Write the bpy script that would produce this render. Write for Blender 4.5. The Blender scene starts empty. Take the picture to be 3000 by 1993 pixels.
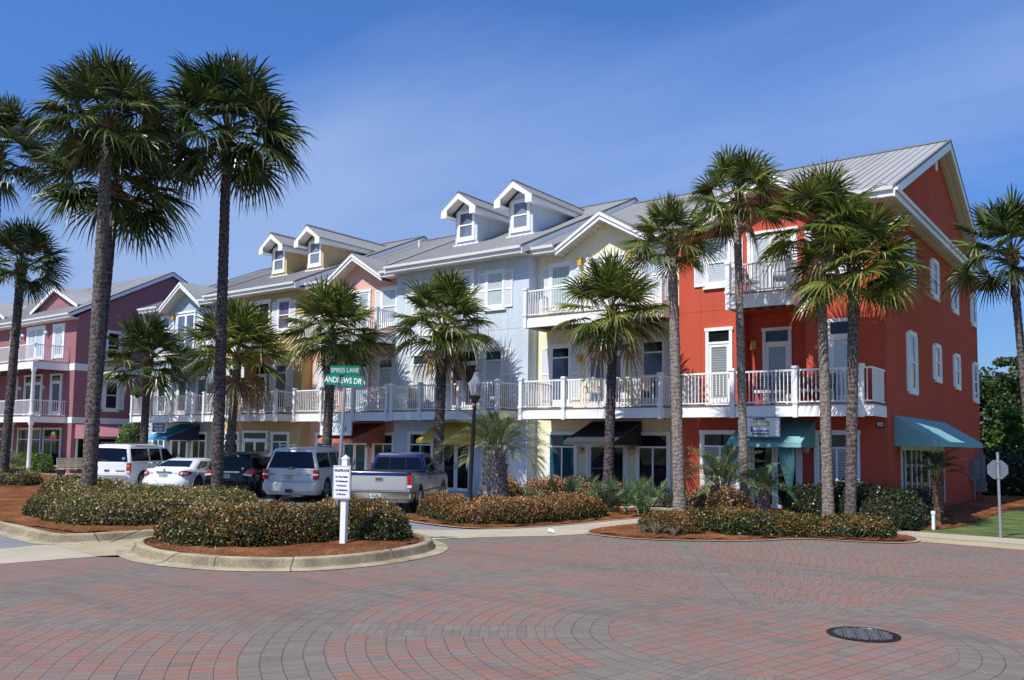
import bpy, bmesh, math, random
import numpy as np
from math import sin, cos, pi, radians, sqrt
random.seed(7); RS = np.random.RandomState(7)
SC = bpy.context.scene
COL = SC.collection

# ------------------------------------------------------------------ materials
def newmat(name):
    m = bpy.data.materials.new(name); m.use_nodes = True
    nt = m.node_tree; b = nt.nodes['Principled BSDF']
    return m, nt, b
def nd(nt, typ, **kw):
    n = nt.nodes.new(typ)
    for k, v in kw.items(): setattr(n, k, v)
    return n
def mth(nt, op, a, b=None, c=None, clamp=False):
    n = nt.nodes.new('ShaderNodeMath'); n.operation = op; n.use_clamp = clamp
    for i, s in enumerate((a, b, c)):
        if s is None: continue
        if isinstance(s, (int, float)): n.inputs[i].default_value = s
        else: nt.links.new(s, n.inputs[i])
    return n.outputs[0]
def mixc(nt, f, a, b, mode='MIX'):
    n = nt.nodes.new('ShaderNodeMix'); n.data_type = 'RGBA'; n.blend_type = mode
    for s, k in ((f, 0), (a, 6), (b, 7)):
        if isinstance(s, (int, float)): n.inputs[k].default_value = s
        elif isinstance(s, tuple): n.inputs[k].default_value = (s[0], s[1], s[2], 1)
        else: nt.links.new(s, n.inputs[k])
    return n.outputs[2]
def noise(nt, vec, scale, detail=3, rough=.55, sc3=None):
    if sc3:
        mp = nt.nodes.new('ShaderNodeMapping'); mp.inputs['Scale'].default_value = sc3
        nt.links.new(vec, mp.inputs['Vector']); vec = mp.outputs[0]
    n = nt.nodes.new('ShaderNodeTexNoise'); n.inputs['Scale'].default_value = scale
    n.inputs['Detail'].default_value = detail; n.inputs['Roughness'].default_value = rough
    nt.links.new(vec, n.inputs['Vector']); return n.outputs['Fac']
def ramp(nt, fac, stops, interp='LINEAR'):
    r = nt.nodes.new('ShaderNodeValToRGB'); nt.links.new(fac, r.inputs[0]); cr = r.color_ramp
    cr.interpolation = interp
    while len(cr.elements) > 1: cr.elements.remove(cr.elements[0])
    cr.elements[0].position = stops[0][0]; cr.elements[0].color = (*stops[0][1], 1)
    for p, c in stops[1:]:
        e = cr.elements.new(p); e.color = (*c, 1)
    return r.outputs[0]
def bump(nt, b, h, strength=.3, dist=.02):
    n = nt.nodes.new('ShaderNodeBump'); n.inputs['Strength'].default_value = strength
    n.inputs['Distance'].default_value = dist
    nt.links.new(h, n.inputs['Height']); nt.links.new(n.outputs[0], b.inputs['Normal'])
def objc(nt): return nd(nt, 'ShaderNodeTexCoord').outputs['Object']
def mul(c, k): return tuple(min(1, x*k) for x in c)

def mat(name, col, rough=.6, var=.06, scale=3., bmp=0., bscale=60., metal=0., spec=.5, streak=0., coat=0.):
    m, nt, b = newmat(name); o = objc(nt)
    f = noise(nt, o, scale)
    c = mixc(nt, f, mul(col, 1-var*1.6), mul(col, 1+var*1.6))
    if streak:
        s = noise(nt, o, 2.2, 4, .6, (1, 1, .12))
        s2 = mth(nt, 'MULTIPLY', mth(nt, 'SUBTRACT', s, .45, clamp=True), streak*3, clamp=True)
        c = mixc(nt, s2, c, mul(col, .55))
    nt.links.new(c, b.inputs['Base Color'])
    b.inputs['Roughness'].default_value = rough; b.inputs['Metallic'].default_value = metal
    b.inputs['Specular IOR Level'].default_value = spec
    b.inputs['Coat Weight'].default_value = coat; b.inputs['Coat Roughness'].default_value = .03
    if bmp: bump(nt, b, noise(nt, o, bscale, 4), bmp, .012)
    return m
def stucco(name, col):
    m, nt, b = newmat(name); o = objc(nt)
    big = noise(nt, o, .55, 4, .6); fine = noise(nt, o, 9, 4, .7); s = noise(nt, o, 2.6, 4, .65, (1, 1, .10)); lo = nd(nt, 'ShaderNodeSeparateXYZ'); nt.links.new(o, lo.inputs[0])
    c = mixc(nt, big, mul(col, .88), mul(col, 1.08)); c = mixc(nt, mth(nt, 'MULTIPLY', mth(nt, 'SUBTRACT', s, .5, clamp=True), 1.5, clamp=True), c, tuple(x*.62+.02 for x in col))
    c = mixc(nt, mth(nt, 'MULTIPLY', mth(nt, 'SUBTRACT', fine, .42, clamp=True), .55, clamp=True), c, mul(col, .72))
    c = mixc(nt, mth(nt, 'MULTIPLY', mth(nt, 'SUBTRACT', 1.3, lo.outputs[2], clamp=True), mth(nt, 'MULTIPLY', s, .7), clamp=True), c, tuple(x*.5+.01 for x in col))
    nt.links.new(c, b.inputs['Base Color']); b.inputs['Roughness'].default_value = .92; b.inputs['Specular IOR Level'].default_value = .04
    bump(nt, b, mth(nt, 'ADD', fine, mth(nt, 'MULTIPLY', noise(nt, o, 35, 3, .7), .6)), .55, .02); return m

M = {}
M['white'] = mat('white_paint', (.88, .87, .84), .5, .03, 2, streak=.04)
M['whiteshade'] = mat('white_trim', (.84, .83, .82), .55, .04, 1.5, streak=.08)
M['plastic'] = mat('white_plastic', (.7, .68, .62), .45, .03)
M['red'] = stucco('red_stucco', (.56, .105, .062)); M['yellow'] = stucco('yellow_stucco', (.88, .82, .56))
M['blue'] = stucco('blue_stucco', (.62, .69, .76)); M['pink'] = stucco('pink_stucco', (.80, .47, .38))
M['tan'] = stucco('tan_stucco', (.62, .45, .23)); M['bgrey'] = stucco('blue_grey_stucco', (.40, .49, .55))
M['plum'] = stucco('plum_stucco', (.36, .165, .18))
M['joint'] = mat('joint', (.12, .08, .07), .9)
M['dark'] = mat('dark_void', (.006, .006, .008), .8)
M['iron'] = mat('worn_iron', (.13, .125, .135), .5, .3, 30)
M['black'] = mat('black_metal', (.012, .012, .013), .35, spec=.5)
M['grey'] = mat('grey_metal', (.25, .27, .3), .4, .1, 8, metal=.6)
M['wood'] = mat('aged_wood', (.17, .11, .07), .8, .15, 6)
M['deckwood'] = mat('deck_wood', (.22, .14, .1), .8, .15, 6)
M['lampyel'] = mat('ochre_fixture', (.65, .42, .08), .4)
M['globe'] = mat('globe_glass', (.55, .47, .33), .3)
M['wicker'] = mat('wicker', (.4, .3, .19), .8, .3, 60, .6, 120)
M['cushion'] = mat('cream_cushion', (.72, .7, .62), .8)
M['teal'] = mat('teal_canvas', (.20, .42, .41), .85, .08, 3, .2, 90)
M['navy'] = mat('navy_canvas', (.03, .04, .10), .85)
M['azure'] = mat('azure_canvas', (.07, .42, .68), .8, .05)
M['terra'] = mat('terracotta_canvas', (.55, .17, .10), .85, .08)
M['gold'] = mat('gold_canvas', (.85, .52, .09), .85, .06)
M['char'] = mat('charcoal_canvas', (.035, .037, .042), .85, .1)
M['mauve'] = mat('mauve_canvas', (.42, .17, .2), .85, .06)
M['skin'] = mat('skin', (.42, .2, .13), .6); M['shirt'] = mat('navy_shirt', (.02, .025, .05), .85)
M['shorts'] = mat('grey_shorts', (.12, .12, .13), .9); M['hair'] = mat('dark_hair', (.015, .01, .008), .8)
M['clay'] = mat('clay_pot', (.35, .12, .06), .8)
M['stone'] = mat('brown_stone', (.24, .13, .09), .85, .2, 6, .5, 20)
M['sgreen'] = mat('sign_green', (.0, .20, .115), .45, .05); M['sgreen2'] = mat('sign_green_painted_lit', (.0, .27, .15), .45, .05)  # two greens: the shaded and the sunlit blade, light put into the colour
M['sblue'] = mat('print_blue', (.03, .03, .16), .6, 0); M['steal'] = mat('print_teal', (.08, .35, .42), .6, 0)
M['slime'] = mat('print_lime', (.55, .58, .02), .6, 0); M['spurp'] = mat('print_purple', (.13, .05, .33), .6, 0)
M['signnavy'] = mat('sign_navy', (.035, .03, .12), .5, .05)
M['print_black'] = mat('print_black', (.02, .02, .03), .6, 0)
M['galv'] = mat('galvanised_post', (.36, .38, .42), .4, .12, 12, metal=.5)
M['rubber'] = mat('rubber', (.012, .012, .012), .85, .2, 10)
M['rim'] = mat('alloy_rim', (.5, .5, .52), .25, .05, metal=.9)
M['chrome'] = mat('chrome', (.75, .76, .78), .12, .02, metal=1.)
M['tail'] = mat('tail_light', (.42, .012, .012), .15, .15, 20, coat=1); M['amber'] = mat('amber_light', (.6, .2, .02), .15, coat=1)
M['clear'] = mat('clear_light', (.7, .7, .72), .12, coat=1)
M['pwhite'] = mat('white_car_paint', (.78, .78, .78), .3, .02, coat=1); M['pgrey'] = mat('silver_truck_paint', (.42, .41, .40), .4, .03, 2, metal=.15, coat=.4)
M['psilver'] = mat('silver_car_paint', (.62, .60, .56), .42, .03, 2, metal=.1, coat=.3)
M['pblack'] = mat('black_car_paint', (.004, .004, .005), .12, 0, spec=.35, coat=.25); M['pblue'] = mat('blue_car_paint', (.006, .013, .075), .25, .03, spec=.3, coat=.4)
M['bumper'] = mat('grey_plastic', (.04, .04, .045), .6)
M['autoglass'] = mat('tinted_glass', (.003, .004, .008), .05, 0, spec=.28)
M['plate'] = mat('plate_white', (.6, .62, .6), .4, .1, 40); M['plategreen'] = mat('plate_green', (.05, .25, .1), .5, .1)
M['orange'] = mat('plate_orange', (.8, .25, .03), .5)
M['concrete'] = mat('concrete', (.42, .34, .21), .9, .16, 1.3, .5, 40, spec=.2)
M['walk'] = mat('walk_concrete', (.44, .375, .275), .9, .12, 1.1, .4, 60, spec=.2)
def kerbmat():
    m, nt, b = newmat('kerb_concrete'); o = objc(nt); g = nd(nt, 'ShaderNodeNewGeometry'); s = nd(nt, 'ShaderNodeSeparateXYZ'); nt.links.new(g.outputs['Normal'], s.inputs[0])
    up = mth(nt, 'POWER', mth(nt, 'ABSOLUTE', s.outputs[2]), 2.)  # upward faces painted lighter, upright ones darker: top light put into the colour
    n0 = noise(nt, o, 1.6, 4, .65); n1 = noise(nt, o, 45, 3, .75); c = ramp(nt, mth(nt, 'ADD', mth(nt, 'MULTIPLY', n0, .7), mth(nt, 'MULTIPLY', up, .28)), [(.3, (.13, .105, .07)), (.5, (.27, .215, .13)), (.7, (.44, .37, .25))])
    c = mixc(nt, mth(nt, 'MULTIPLY', mth(nt, 'GREATER_THAN', n1, .63), .7), c, (.75, .66, .45)); c = mixc(nt, mth(nt, 'MULTIPLY', mth(nt, 'LESS_THAN', n1, .38), .4), c, (.09, .075, .05))
    cr_ = nd(nt, 'ShaderNodeTexVoronoi', feature='DISTANCE_TO_EDGE'); cr_.inputs['Scale'].default_value = .55; nt.links.new(o, cr_.inputs['Vector']); k = mth(nt, 'LESS_THAN', cr_.outputs['Distance'], .006); c = mixc(nt, mth(nt, 'MULTIPLY', k, .8), c, (.04, .035, .03))
    nt.links.new(c, b.inputs['Base Color']); b.inputs['Roughness'].default_value = .9; b.inputs['Specular IOR Level'].default_value = .2; bump(nt, b, n1, .6, .01); return m
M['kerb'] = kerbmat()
M['asphalt'] = mat('worn_asphalt', (.24, .24, .25), .9, .15, 1.2, .8, 120, spec=.2)

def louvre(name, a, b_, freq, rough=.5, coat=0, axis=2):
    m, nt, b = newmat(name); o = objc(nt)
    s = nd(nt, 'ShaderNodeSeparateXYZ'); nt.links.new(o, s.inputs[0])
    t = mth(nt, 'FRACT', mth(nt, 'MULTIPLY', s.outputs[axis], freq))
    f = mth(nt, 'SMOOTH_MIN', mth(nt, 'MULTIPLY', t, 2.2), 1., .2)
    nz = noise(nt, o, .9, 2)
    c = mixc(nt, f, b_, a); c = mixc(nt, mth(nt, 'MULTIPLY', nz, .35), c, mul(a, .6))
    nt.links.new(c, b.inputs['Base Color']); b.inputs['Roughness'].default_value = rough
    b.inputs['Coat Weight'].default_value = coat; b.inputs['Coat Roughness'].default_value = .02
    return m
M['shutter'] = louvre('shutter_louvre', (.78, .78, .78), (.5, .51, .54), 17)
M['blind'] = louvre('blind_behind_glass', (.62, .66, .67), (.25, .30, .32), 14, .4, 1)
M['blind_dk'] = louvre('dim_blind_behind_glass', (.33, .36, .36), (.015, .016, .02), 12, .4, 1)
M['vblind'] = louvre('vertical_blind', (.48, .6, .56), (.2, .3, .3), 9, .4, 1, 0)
M['soffit'] = louvre('soffit_boards', (.72, .69, .62), (.5, .47, .42), 5, .6, 0, 0)

def glass(name, a, b_, sc=.8, rough=.03, streak3=(1, 1, .6)):
    m, nt, b = newmat(name); o = objc(nt)
    f = noise(nt, o, sc, 3, .6, streak3)
    c = ramp(nt, f, [(.38, a), (.62, b_)])
    nt.links.new(c, b.inputs['Base Color']); b.inputs['Roughness'].default_value = rough
    b.inputs['Specular IOR Level'].default_value = .38
    return m
M['g_dark'] = glass('dark_pane', (.004, .005, .007), (.02, .022, .03), 1.3)
M['g_blue'] = glass('bluish_pane', (.05, .06, .11), (.15, .19, .30), .7)
M['g_skyrefl'] = glass('painted_sky_pane', (.07, .15, .33), (.14, .25, .45), .6)  # blue of the reflected sky is painted into the pane
M['g_sky'] = glass('pale_painted_sky_pane', (.42, .5, .56), (.56, .62, .66), .6)  # pale sky reflection painted as the pane colour
M['g_teal'] = glass('teal_pane', (.01, .05, .07), (.02, .11, .14), .8)
M['g_brown'] = glass('curtained_pane', (.06, .03, .018), (.16, .09, .06), 2.)
M['g_red'] = glass('mottled_pane', (.18, .04, .06), (.16, .16, .30), 2.)

def roofmat():
    m, nt, b = newmat('standing_seam_metal'); o = objc(nt)
    s = nd(nt, 'ShaderNodeSeparateXYZ'); nt.links.new(o, s.inputs[0])
    cell = mth(nt, 'FLOOR', mth(nt, 'MULTIPLY', s.outputs[0], 1/.91))
    wn = nd(nt, 'ShaderNodeTexWhiteNoise', noise_dimensions='1D'); nt.links.new(cell, wn.inputs['W'])
    n1 = noise(nt, o, .7, 4); n2 = noise(nt, o, 2.5, 3, .6, (1, .2, .2))
    f = mth(nt, 'ADD', mth(nt, 'MULTIPLY', wn.outputs['Value'], .25), mth(nt, 'MULTIPLY', mth(nt, 'ADD', n1, n2), .38))
    c = ramp(nt, f, [(.2, (.27, .262, .255)), (.8, (.40, .385, .37))])
    nt.links.new(c, b.inputs['Base Color']); b.inputs['Roughness'].default_value = .6; b.inputs['Specular IOR Level'].default_value = .2
    return m
M['roof'] = roofmat()
M['rib'] = mat('roof_rib', (.16, .155, .16), .6, spec=.2)

def leafmat(name, stops, rough=.35, trans=.25, big=1.2, spec=.5, zk=0., zc=.4):
    m, nt, b = newmat(name); o = objc(nt)
    g = nd(nt, 'ShaderNodeNewGeometry').outputs['Random Per Island']
    n = noise(nt, o, big, 3, .6)
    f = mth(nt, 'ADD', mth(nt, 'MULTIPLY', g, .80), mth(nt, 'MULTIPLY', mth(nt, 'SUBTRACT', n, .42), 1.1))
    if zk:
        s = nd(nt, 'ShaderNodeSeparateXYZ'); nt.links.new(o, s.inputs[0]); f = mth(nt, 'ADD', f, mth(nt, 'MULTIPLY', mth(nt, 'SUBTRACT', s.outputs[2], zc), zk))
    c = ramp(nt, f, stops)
    nt.links.new(c, b.inputs['Base Color']); b.inputs['Roughness'].default_value = rough
    b.inputs['Specular IOR Level'].default_value = spec
    t = nd(nt, 'ShaderNodeBsdfTranslucent'); nt.links.new(mixc(nt, .5, c, (.35, .45, .05), 'MULTIPLY'), t.inputs[0]); 
    nt.links.new(c, t.inputs[0])
    mx = nd(nt, 'ShaderNodeMixShader'); mx.inputs[0].default_value = trans
    out = nt.nodes['Material Output']
    nt.links.new(b.outputs[0], mx.inputs[1]); nt.links.new(t.outputs[0], mx.inputs[2]); nt.links.new(mx.outputs[0], out.inputs[0])
    return m
M['palmleaf'] = leafmat('palm_leaf', [(.0, (.014, .027, .004)), (.3, (.05, .08, .009)), (.55, (.12, .16, .02)), (.8, (.24, .24, .05)), (.95, (.46, .38, .14)), (1., (.45, .25, .07))], .36, .22, 1.1, .4)
M['palmleafdk'] = leafmat('deep_green_palm_leaf', [(.0, (.008, .017, .003)), (.4, (.03, .052, .007)), (.72, (.08, .11, .018)), (.92, (.24, .24, .09)), (1., (.4, .36, .18))], .32, .15, 1.1, .5)
M['palmbrown'] = leafmat('dry_palm_leaf', [(.0, (.16, .09, .04)), (.5, (.3, .2, .09)), (1., (.42, .32, .16))], .7, .2)
M['palmblue'] = leafmat('silvery_palm_leaf', [(.0, (.04, .065, .02)), (.5, (.12, .16, .055)), (1., (.32, .34, .15))], .45, .2)
M['palmetto'] = leafmat('palmetto_leaf', [(.0, (.03, .07, .03)), (.5, (.09, .15, .06)), (1., (.26, .32, .14))], .4, .2)
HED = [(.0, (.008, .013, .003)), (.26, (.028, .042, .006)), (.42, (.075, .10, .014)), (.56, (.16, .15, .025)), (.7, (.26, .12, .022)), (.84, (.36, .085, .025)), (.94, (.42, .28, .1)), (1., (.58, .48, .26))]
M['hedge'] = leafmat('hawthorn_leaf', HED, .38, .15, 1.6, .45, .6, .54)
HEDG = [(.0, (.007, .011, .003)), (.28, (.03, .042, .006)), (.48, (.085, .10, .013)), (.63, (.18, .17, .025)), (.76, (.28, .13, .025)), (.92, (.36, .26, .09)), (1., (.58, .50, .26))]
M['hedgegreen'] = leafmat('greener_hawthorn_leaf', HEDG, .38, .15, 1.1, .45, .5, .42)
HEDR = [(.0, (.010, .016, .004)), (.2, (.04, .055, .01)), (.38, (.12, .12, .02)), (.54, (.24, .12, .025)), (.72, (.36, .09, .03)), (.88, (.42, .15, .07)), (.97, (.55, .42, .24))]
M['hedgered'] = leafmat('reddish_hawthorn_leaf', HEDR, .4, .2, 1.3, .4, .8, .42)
M['hedgedark'] = leafmat('deep_green_shrub_leaf', [(.0, (.006, .012, .004)), (.6, (.025, .045, .01)), (1., (.1, .09, .03))], .35, .1)
M['brightleaf'] = leafmat('bright_green_leaf', [(.0, (.03, .08, .01)), (.6, (.12, .22, .03)), (1., (.25, .36, .07))], .4, .3)
M['treeleaf'] = leafmat('tree_leaf', [(.0, (.008, .018, .005)), (.4, (.03, .055, .012)), (.8, (.08, .12, .025)), (1., (.18, .22, .06))], .5, .2, .35)
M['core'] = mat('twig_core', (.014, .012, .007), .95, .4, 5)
M['twig'] = mat('grey_twig', (.2, .16, .13), .9)

def trunkmat(name, a, b_, hi, freq=7.):
    m, nt, b = newmat(name); o = objc(nt)
    n0 = noise(nt, o, 3., 2)
    s = nd(nt, 'ShaderNodeSeparateXYZ'); nt.links.new(o, s.inputs[0])
    z = mth(nt, 'ADD', mth(nt, 'MULTIPLY', s.outputs[2], freq), mth(nt, 'MULTIPLY', n0, 3.2))
    w = mth(nt, 'ABSOLUTE', mth(nt, 'SUBTRACT', mth(nt, 'FRACT', z), .5))
    n1 = noise(nt, o, 14, 4, .7, (1, 1, .45)); n2 = noise(nt, o, 30, 3, .7, (1, 1, .7))
    h = mth(nt, 'ADD', mth(nt, 'MULTIPLY', w, .24), mth(nt, 'MULTIPLY', mth(nt, 'ADD', n1, n2), .62))
    c = ramp(nt, h, [(.42, a), (.6, b_), (.78, hi)])
    nt.links.new(c, b.inputs['Base Color']); b.inputs['Roughness'].default_value = .9; b.inputs['Specular IOR Level'].default_value = .2
    bump(nt, b, h, 1., .06); return m
M['trunk'] = trunkmat('palm_bark', (.020, .015, .013), (.072, .053, .045), (.23, .19, .165))
M['trunklight'] = trunkmat('pale_palm_bark', (.05, .037, .028), (.17, .135, .108), (.36, .31, .26), 9.)
M['trunkdark'] = trunkmat('dark_palm_bark', (.010, .008, .009), (.04, .03, .03), (.17, .14, .135))
M['boot'] = trunkmat('old_leaf_bases', (.03, .016, .01), (.12, .065, .035), (.3, .2, .13))
M['bootgrey'] = trunkmat('grey_leaf_bases', (.05, .04, .035), (.2, .17, .16), (.45, .42, .4))
M['bark'] = mat('tree_bark', (.1, .075, .055), .9, .3, 5, .6, 30)

def mulchmat():
    m, nt, b = newmat('pine_straw'); o = objc(nt)
    v = nd(nt, 'ShaderNodeTexVoronoi', feature='F1'); v.inputs['Scale'].default_value = 9
    n0 = noise(nt, o, 1.2, 3); 
    def straw(rot, sc):
        mp = nd(nt, 'ShaderNodeMapping'); mp.inputs['Rotation'].default_value = (0, 0, rot); mp.inputs['Scale'].default_value = (1, .08, 1)
        wv = nt.nodes.new('ShaderNodeVectorMath'); wv.operation = 'ADD'
        n = nd(nt, 'ShaderNodeTexNoise'); n.inputs['Scale'].default_value = 1.5; nt.links.new(o, n.inputs['Vector'])
        sc_ = nt.nodes.new('ShaderNodeVectorMath'); sc_.operation = 'SCALE'; sc_.inputs['Scale'].default_value = .5
        nt.links.new(n.outputs['Color'], sc_.inputs[0]); nt.links.new(o, wv.inputs[0]); nt.links.new(sc_.outputs[0], wv.inputs[1])
        nt.links.new(wv.outputs[0], mp.inputs[0]); return noise(nt, mp.outputs[0], sc, 2, .7)
    h = mth(nt, 'MAXIMUM', mth(nt, 'MAXIMUM', straw(.4, 60), straw(1.7, 50)), straw(2.7, 55))
    f = mth(nt, 'ADD', mth(nt, 'MULTIPLY', h, .8), mth(nt, 'MULTIPLY', n0, .35))
    c = ramp(nt, f, [(.5, (.06, .022, .008)), (.64, (.24, .085, .028)), (.76, (.44, .18, .065)), (.9, (.55, .33, .17))])
    nt.links.new(c, b.inputs['Base Color']); b.inputs['Roughness'].default_value = .9; b.inputs['Specular IOR Level'].default_value = .15
    bump(nt, b, h, 1., .05); return m
M['mulch'] = mulchmat()
def grassmat():
    m, nt, b = newmat('lawn'); o = objc(nt)
    f = mth(nt, 'ADD', mth(nt, 'MULTIPLY', noise(nt, o, 1.1, 5, .7), .6), mth(nt, 'MULTIPLY', noise(nt, o, 14, 4, .8), .4))
    c = ramp(nt, f, [(.36, (.04, .075, .012)), (.48, (.10, .155, .025)), (.56, (.18, .21, .05)), (.68, (.34, .29, .13))])
    nt.links.new(c, b.inputs['Base Color']); b.inputs['Roughness'].default_value = .95; bump(nt, b, noise(nt, o, 90, 2), .8, .05); return m
M['lawn'] = grassmat()

def pavermat(cx=-3.5, cy=9.6):
    m, nt, b = newmat('clay_and_concrete_pavers')
    o = nd(nt, 'ShaderNodeTexCoord').outputs['Object']
    s = nd(nt, 'ShaderNodeSeparateXYZ'); nt.links.new(o, s.inputs[0])
    wob = noise(nt, o, .9, 2)
    x = mth(nt, 'SUBTRACT', s.outputs[0], cx); y = mth(nt, 'SUBTRACT', s.outputs[1], cy)
    A = lambda a, b_: mth(nt, 'ADD', a, b_); Mu = lambda a, b_: mth(nt, 'MULTIPLY', a, b_); Sb = lambda a, b_: mth(nt, 'SUBTRACT', a, b_)
    r = mth(nt, 'SQRT', A(Mu(x, x), Mu(y, y)))
    r = A(r, Mu(Sb(wob, .5), .05))
    th = mth(nt, 'ARCTAN2', y, x)
    def wn2(a, b_, seed):
        w = nd(nt, 'ShaderNodeTexWhiteNoise', noise_dimensions='3D')
        cb = nd(nt, 'ShaderNodeCombineXYZ'); nt.links.new(a, cb.inputs[0])
        if b_ is not None: nt.links.new(b_, cb.inputs[1])
        cb.inputs[2].default_value = seed; nt.links.new(cb.outputs[0], w.inputs[0]); return w.outputs['Value']
    def cells(u, v, rowh, w, seed):           # v: across rows, u: along a row (metres)
        row = mth(nt, 'FLOOR', mth(nt, 'DIVIDE', v, rowh))
        fv = mth(nt, 'FRACT', mth(nt, 'DIVIDE', v, rowh))
        uu = A(mth(nt, 'DIVIDE', u, w), Mu(wn2(row, None, seed), 7.3))
        cu = mth(nt, 'FLOOR', uu); fu = mth(nt, 'FRACT', uu)
        du = Mu(mth(nt, 'MINIMUM', fu, Sb(1., fu)), w); dv = Mu(mth(nt, 'MINIMUM', fv, Sb(1., fv)), rowh)
        return du, dv, wn2(row, cu, seed+1), wn2(row, cu, seed+2)
    # polar: arclength measured at the row's own middle radius
    rowr = mth(nt, 'MULTIPLY', A(mth(nt, 'FLOOR', mth(nt, 'DIVIDE', r, .205)), .5), .205)
    arc = Mu(th, rowr)
    pol = cells(arc, r, .205, .145, 1.)
    polg = cells(arc, r, .205, .085, 5.)
    # inner disc: straight rows
    ca, sa = cos(radians(76.7)), sin(radians(76.7))
    u0 = A(Mu(x, ca), Mu(y, sa)); v0 = A(Mu(x, -sa), Mu(y, ca))
    inn = cells(u0, A(v0, 40.), .2, .2, 9.)
    # spokes
    spk = None; su = None; sv = None
    for an in (75, 122, 166, 216, 258, 303, 346, 30):
        a = radians(an)
        uu = A(Mu(x, cos(a)), Mu(y, sin(a))); vv = A(Mu(x, -sin(a)), Mu(y, cos(a)))
        k = Mu(mth(nt, 'LESS_THAN', mth(nt, 'ABSOLUTE', vv), .31), mth(nt, 'GREATER_THAN', uu, 0.))
        su = Mu(k, uu) if su is None else A(su, Mu(k, uu)); sv = Mu(k, vv) if sv is None else A(sv, Mu(k, vv))
        spk = k if spk is None else mth(nt, 'MAXIMUM', spk, k)
    sp = cells(su, A(sv, 40.3), .31, .105, 13.)
    def rng(a, b_): return Mu(mth(nt, 'GREATER_THAN', r, a), mth(nt, 'LESS_THAN', r, b_))
    ring = mth(nt, 'MAXIMUM', mth(nt, 'MAXIMUM', rng(1.845, 2.46), rng(4.92, 5.74)), mth(nt, 'MAXIMUM', rng(9.23, 10.25), rng(12.3, 13.3)))
    inner = mth(nt, 'LESS_THAN', r, 1.845)
    spk = Mu(Mu(spk, Sb(1., ring)), Sb(1., inner))
    def sel(k, a, b_): return A(Mu(k, a), Mu(Sb(1., k), b_))
    outc = []
    for i in range(4):
        v = sel(ring, polg[i], pol[i]); v = sel(spk, sp[i], v); v = sel(inner, inn[i], v); outc.append(v)
    du, dv, r1, r2 = outc
    grey = mth(nt, 'MAXIMUM', ring, spk)
    # joint width widens with a soft edge
    jn = noise(nt, o, 7., 2)
    jw = A(.0035, Mu(jn, .006))
    d = mth(nt, 'MINIMUM', A(du, Mu(grey, .0015)), Sb(dv, .001))
    jt = mth(nt, 'SUBTRACT', 1., mth(nt, 'DIVIDE', d, jw), clamp=True)
    big = noise(nt, o, .55, 3); fine = noise(nt, o, 55, 3, .7); mid = noise(nt, o, 4, 3)
    redm = Mu(mth(nt, 'GREATER_THAN', A(r1, Mu(Sb(mid, .5), .5)), .53), Sb(1., grey))
    mixed = mth(nt, 'MULTIPLY', mth(nt, 'GREATER_THAN', r1, .17), Sb(1., grey))
    g1 = ramp(nt, r2, [(0, (.172, .138, .112)), (.5, (.200, .160, .130)), (1, (.222, .180, .142))])
    pk = ramp(nt, r2, [(0, (.215, .150, .122)), (1, (.245, .165, .135))])
    rd = ramp(nt, r2, [(0, (.245, .140, .104)), (.6, (.28, .145, .108)), (1, (.235, .155, .118))])
    c = mixc(nt, mixed, g1, pk); c = mixc(nt, redm, c, rd)
    c = mixc(nt, Mu(Sb(big, .35), .5), c, (.215, .175, .15))
    c = mixc(nt, Mu(mth(nt, 'GREATER_THAN', fine, .62), .35), c, (.33, .29, .25))
    c = mixc(nt, Mu(mth(nt, 'LESS_THAN', fine, .40), .45), c, (.06, .05, .045))
    jcol = ramp(nt, noise(nt, o, 1.7, 3), [(.45, (.028, .025, .03)), (.62, (.07, .062, .06)), (.72, (.24, .22, .19))])
    c = mixc(nt, Mu(jt, .68), c, jcol)
    # tyre-darkened, dusty patches
    st = noise(nt, o, .25, 4, .6)
    c = mixc(nt, mth(nt, 'MULTIPLY', Sb(st, .5), 1.1, clamp=True), c, (.085, .068, .06))
    tr = noise(nt, o, 1.1, 3, .6, (.12, 1.3, 1)); c = mixc(nt, mth(nt, 'MULTIPLY', Sb(tr, .56), 2.2, clamp=True), c, (.10, .085, .078))
    nt.links.new(c, b.inputs['Base Color']); b.inputs['Roughness'].default_value = .78; b.inputs['Specular IOR Level'].default_value = .3
    bump(nt, b, A(Mu(jt, -1.), Mu(fine, .25)), .6, .008)
    return m
M['paver'] = pavermat()

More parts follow.
